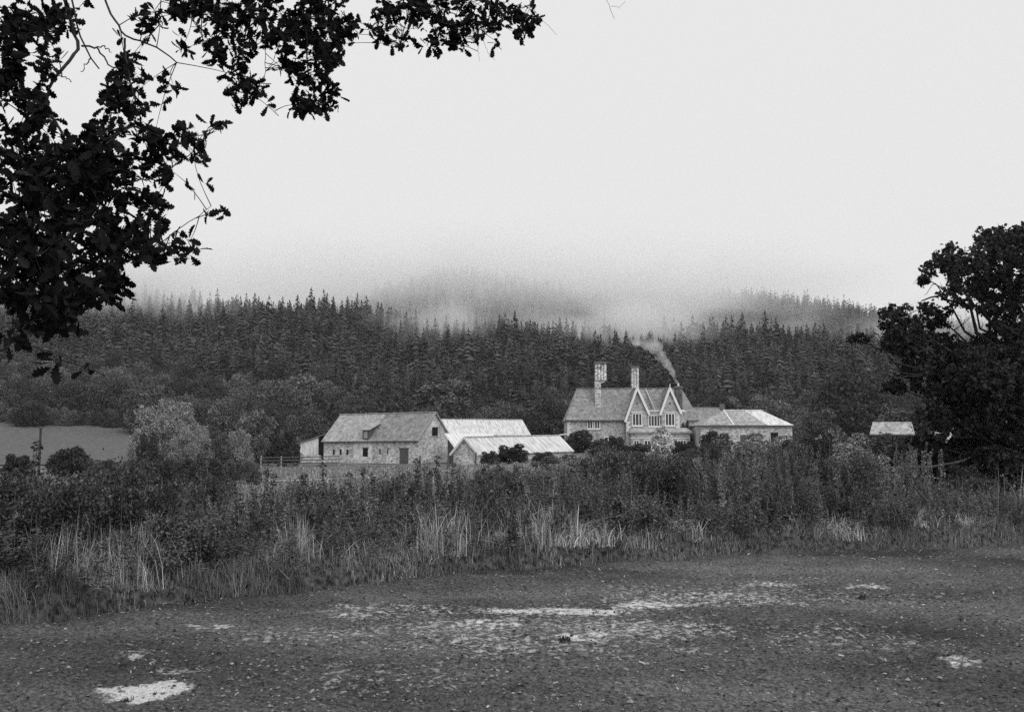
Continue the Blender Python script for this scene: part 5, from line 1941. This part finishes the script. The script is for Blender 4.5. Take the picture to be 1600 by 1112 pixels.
W_ = (2.6, -1.75, (1, 1, 1.9))
mist((-20, 985, 150), (560, 300, 70), 0.013, (0.009,) + (1.0, -0.5, (1, 1, 1.6)), 'low cloud wrapped round the top of the higher hill')
mist((118, 880, 128), (165, 190, 66), 0.024, (0.012,) + W_, 'denser cloud drifting over the saddle of the higher hill')
mist((60, 730, 86), (480, 120, 30), 0.011, (0.013,) + W_, 'bank of mist lying between the two hills')
mist((245, 540, 66), (120, 110, 30), 0.02, (0.018,) + (2.2, -1.4, (1, 1, 1.7)), 'thin mist veiling the crest behind the big oak')
mist((-225, 520, 80), (160, 120, 38), 0.045, (0.018,) + (2.2, -1.3, (1, 1, 1.7)), 'thin mist veiling the treetops of the left crest')
mist((-40, 510, 62), (60, 90, 24), 0.024, (0.022,) + (2.8, -1.75, (1, 1, 1.7)), 'wisp of mist spilling over the notch in the crest')
mist((62, 520, 62), (85, 90, 25), 0.045, (0.022,) + (2.8, -1.75, (1, 1, 1.7)), 'wisp of mist spilling over the crest above the house')

# chimney smoke: a widening plume drifting left
SM = [(1058, 598, 0.2), (1054, 589, 0.34), (1048, 577, 0.5), (1040, 565, 0.68), (1032, 554, 0.85), (1024, 544, 1.05), (1016, 535, 1.3), (1007, 527, 1.55), (997, 520, 1.8)]
P = [np.array(at(a, b, 145 + 3.0 * i_ / 9)) for i_, (a, b, r) in enumerate(SM)]
rr = [s_[2] for s_ in SM]
Q = smooth_path(P, 26)
Q[3:, 0] += 0.22 * np.sin(np.arange(23) * 0.55) * np.linspace(0.2, 1.0, 23)
t_ = np.linspace(0, 1, 26)
Rq = np.interp(t_, np.linspace(0, 1, len(rr)), rr) * (1 + 0.12 * np.sin(np.arange(26) * 1.7))
m = MB().tube(Q, Rq, 12)
nq = 12
m.f.append(np.array([[0] + list(range(nq - 1, 0, -1))]))
m.m.append(np.zeros(1))
m.f.append(np.array([list(range(25 * nq, 26 * nq))]))
m.m.append(np.zeros(1))
sv = vol_mat('smoke', 0.9, 0.2)
t = sv.node_tree
pv = [q for q in t.nodes if q.type == 'PRINCIPLED_VOLUME'][0]
ge = t.nodes.new('ShaderNodeNewGeometry')
no = t.nodes.new('ShaderNodeTexNoise')
no.inputs['Scale'].default_value = 0.6
no.inputs['Detail'].default_value = 4
t.links.new(ge.outputs['Position'], no.inputs['Vector'])
mr = t.nodes.new('ShaderNodeMapRange')
mr.inputs['From Min'].default_value, mr.inputs['From Max'].default_value = 0.38, 0.7
t.links.new(no.outputs['Fac'], mr.inputs['Value'])
sp = t.nodes.new('ShaderNodeSeparateXYZ')
t.links.new(ge.outputs['Position'], sp.inputs[0])
fz = t.nodes.new('ShaderNodeMapRange')
fz.inputs['From Min'].default_value, fz.inputs['From Max'].default_value = P[0][2], P[-2][2]
fz.inputs['To Min'].default_value, fz.inputs['To Max'].default_value = 3.2, 0.1
t.links.new(sp.outputs['Z'], fz.inputs['Value'])
mu = t.nodes.new('ShaderNodeMath')
mu.operation = 'MULTIPLY'
t.links.new(mr.outputs[0], mu.inputs[0])
t.links.new(fz.outputs[0], mu.inputs[1])
t.links.new(mu.outputs[0], pv.inputs['Density'])
tag(m.build('chimney_smoke', sv), 'pale smoke drifting left from the right-hand chimney of the farmhouse', 'smoke', kind='stuff')
print('OBJECTS', len(bpy.data.objects), 'hedge', n_hedge, 'leaves', len(leafM), 'spruces', len(pts), len(p2),
      'tris', sum(sum(len(p_.vertices) - 2 for p_ in []) for _ in []) )
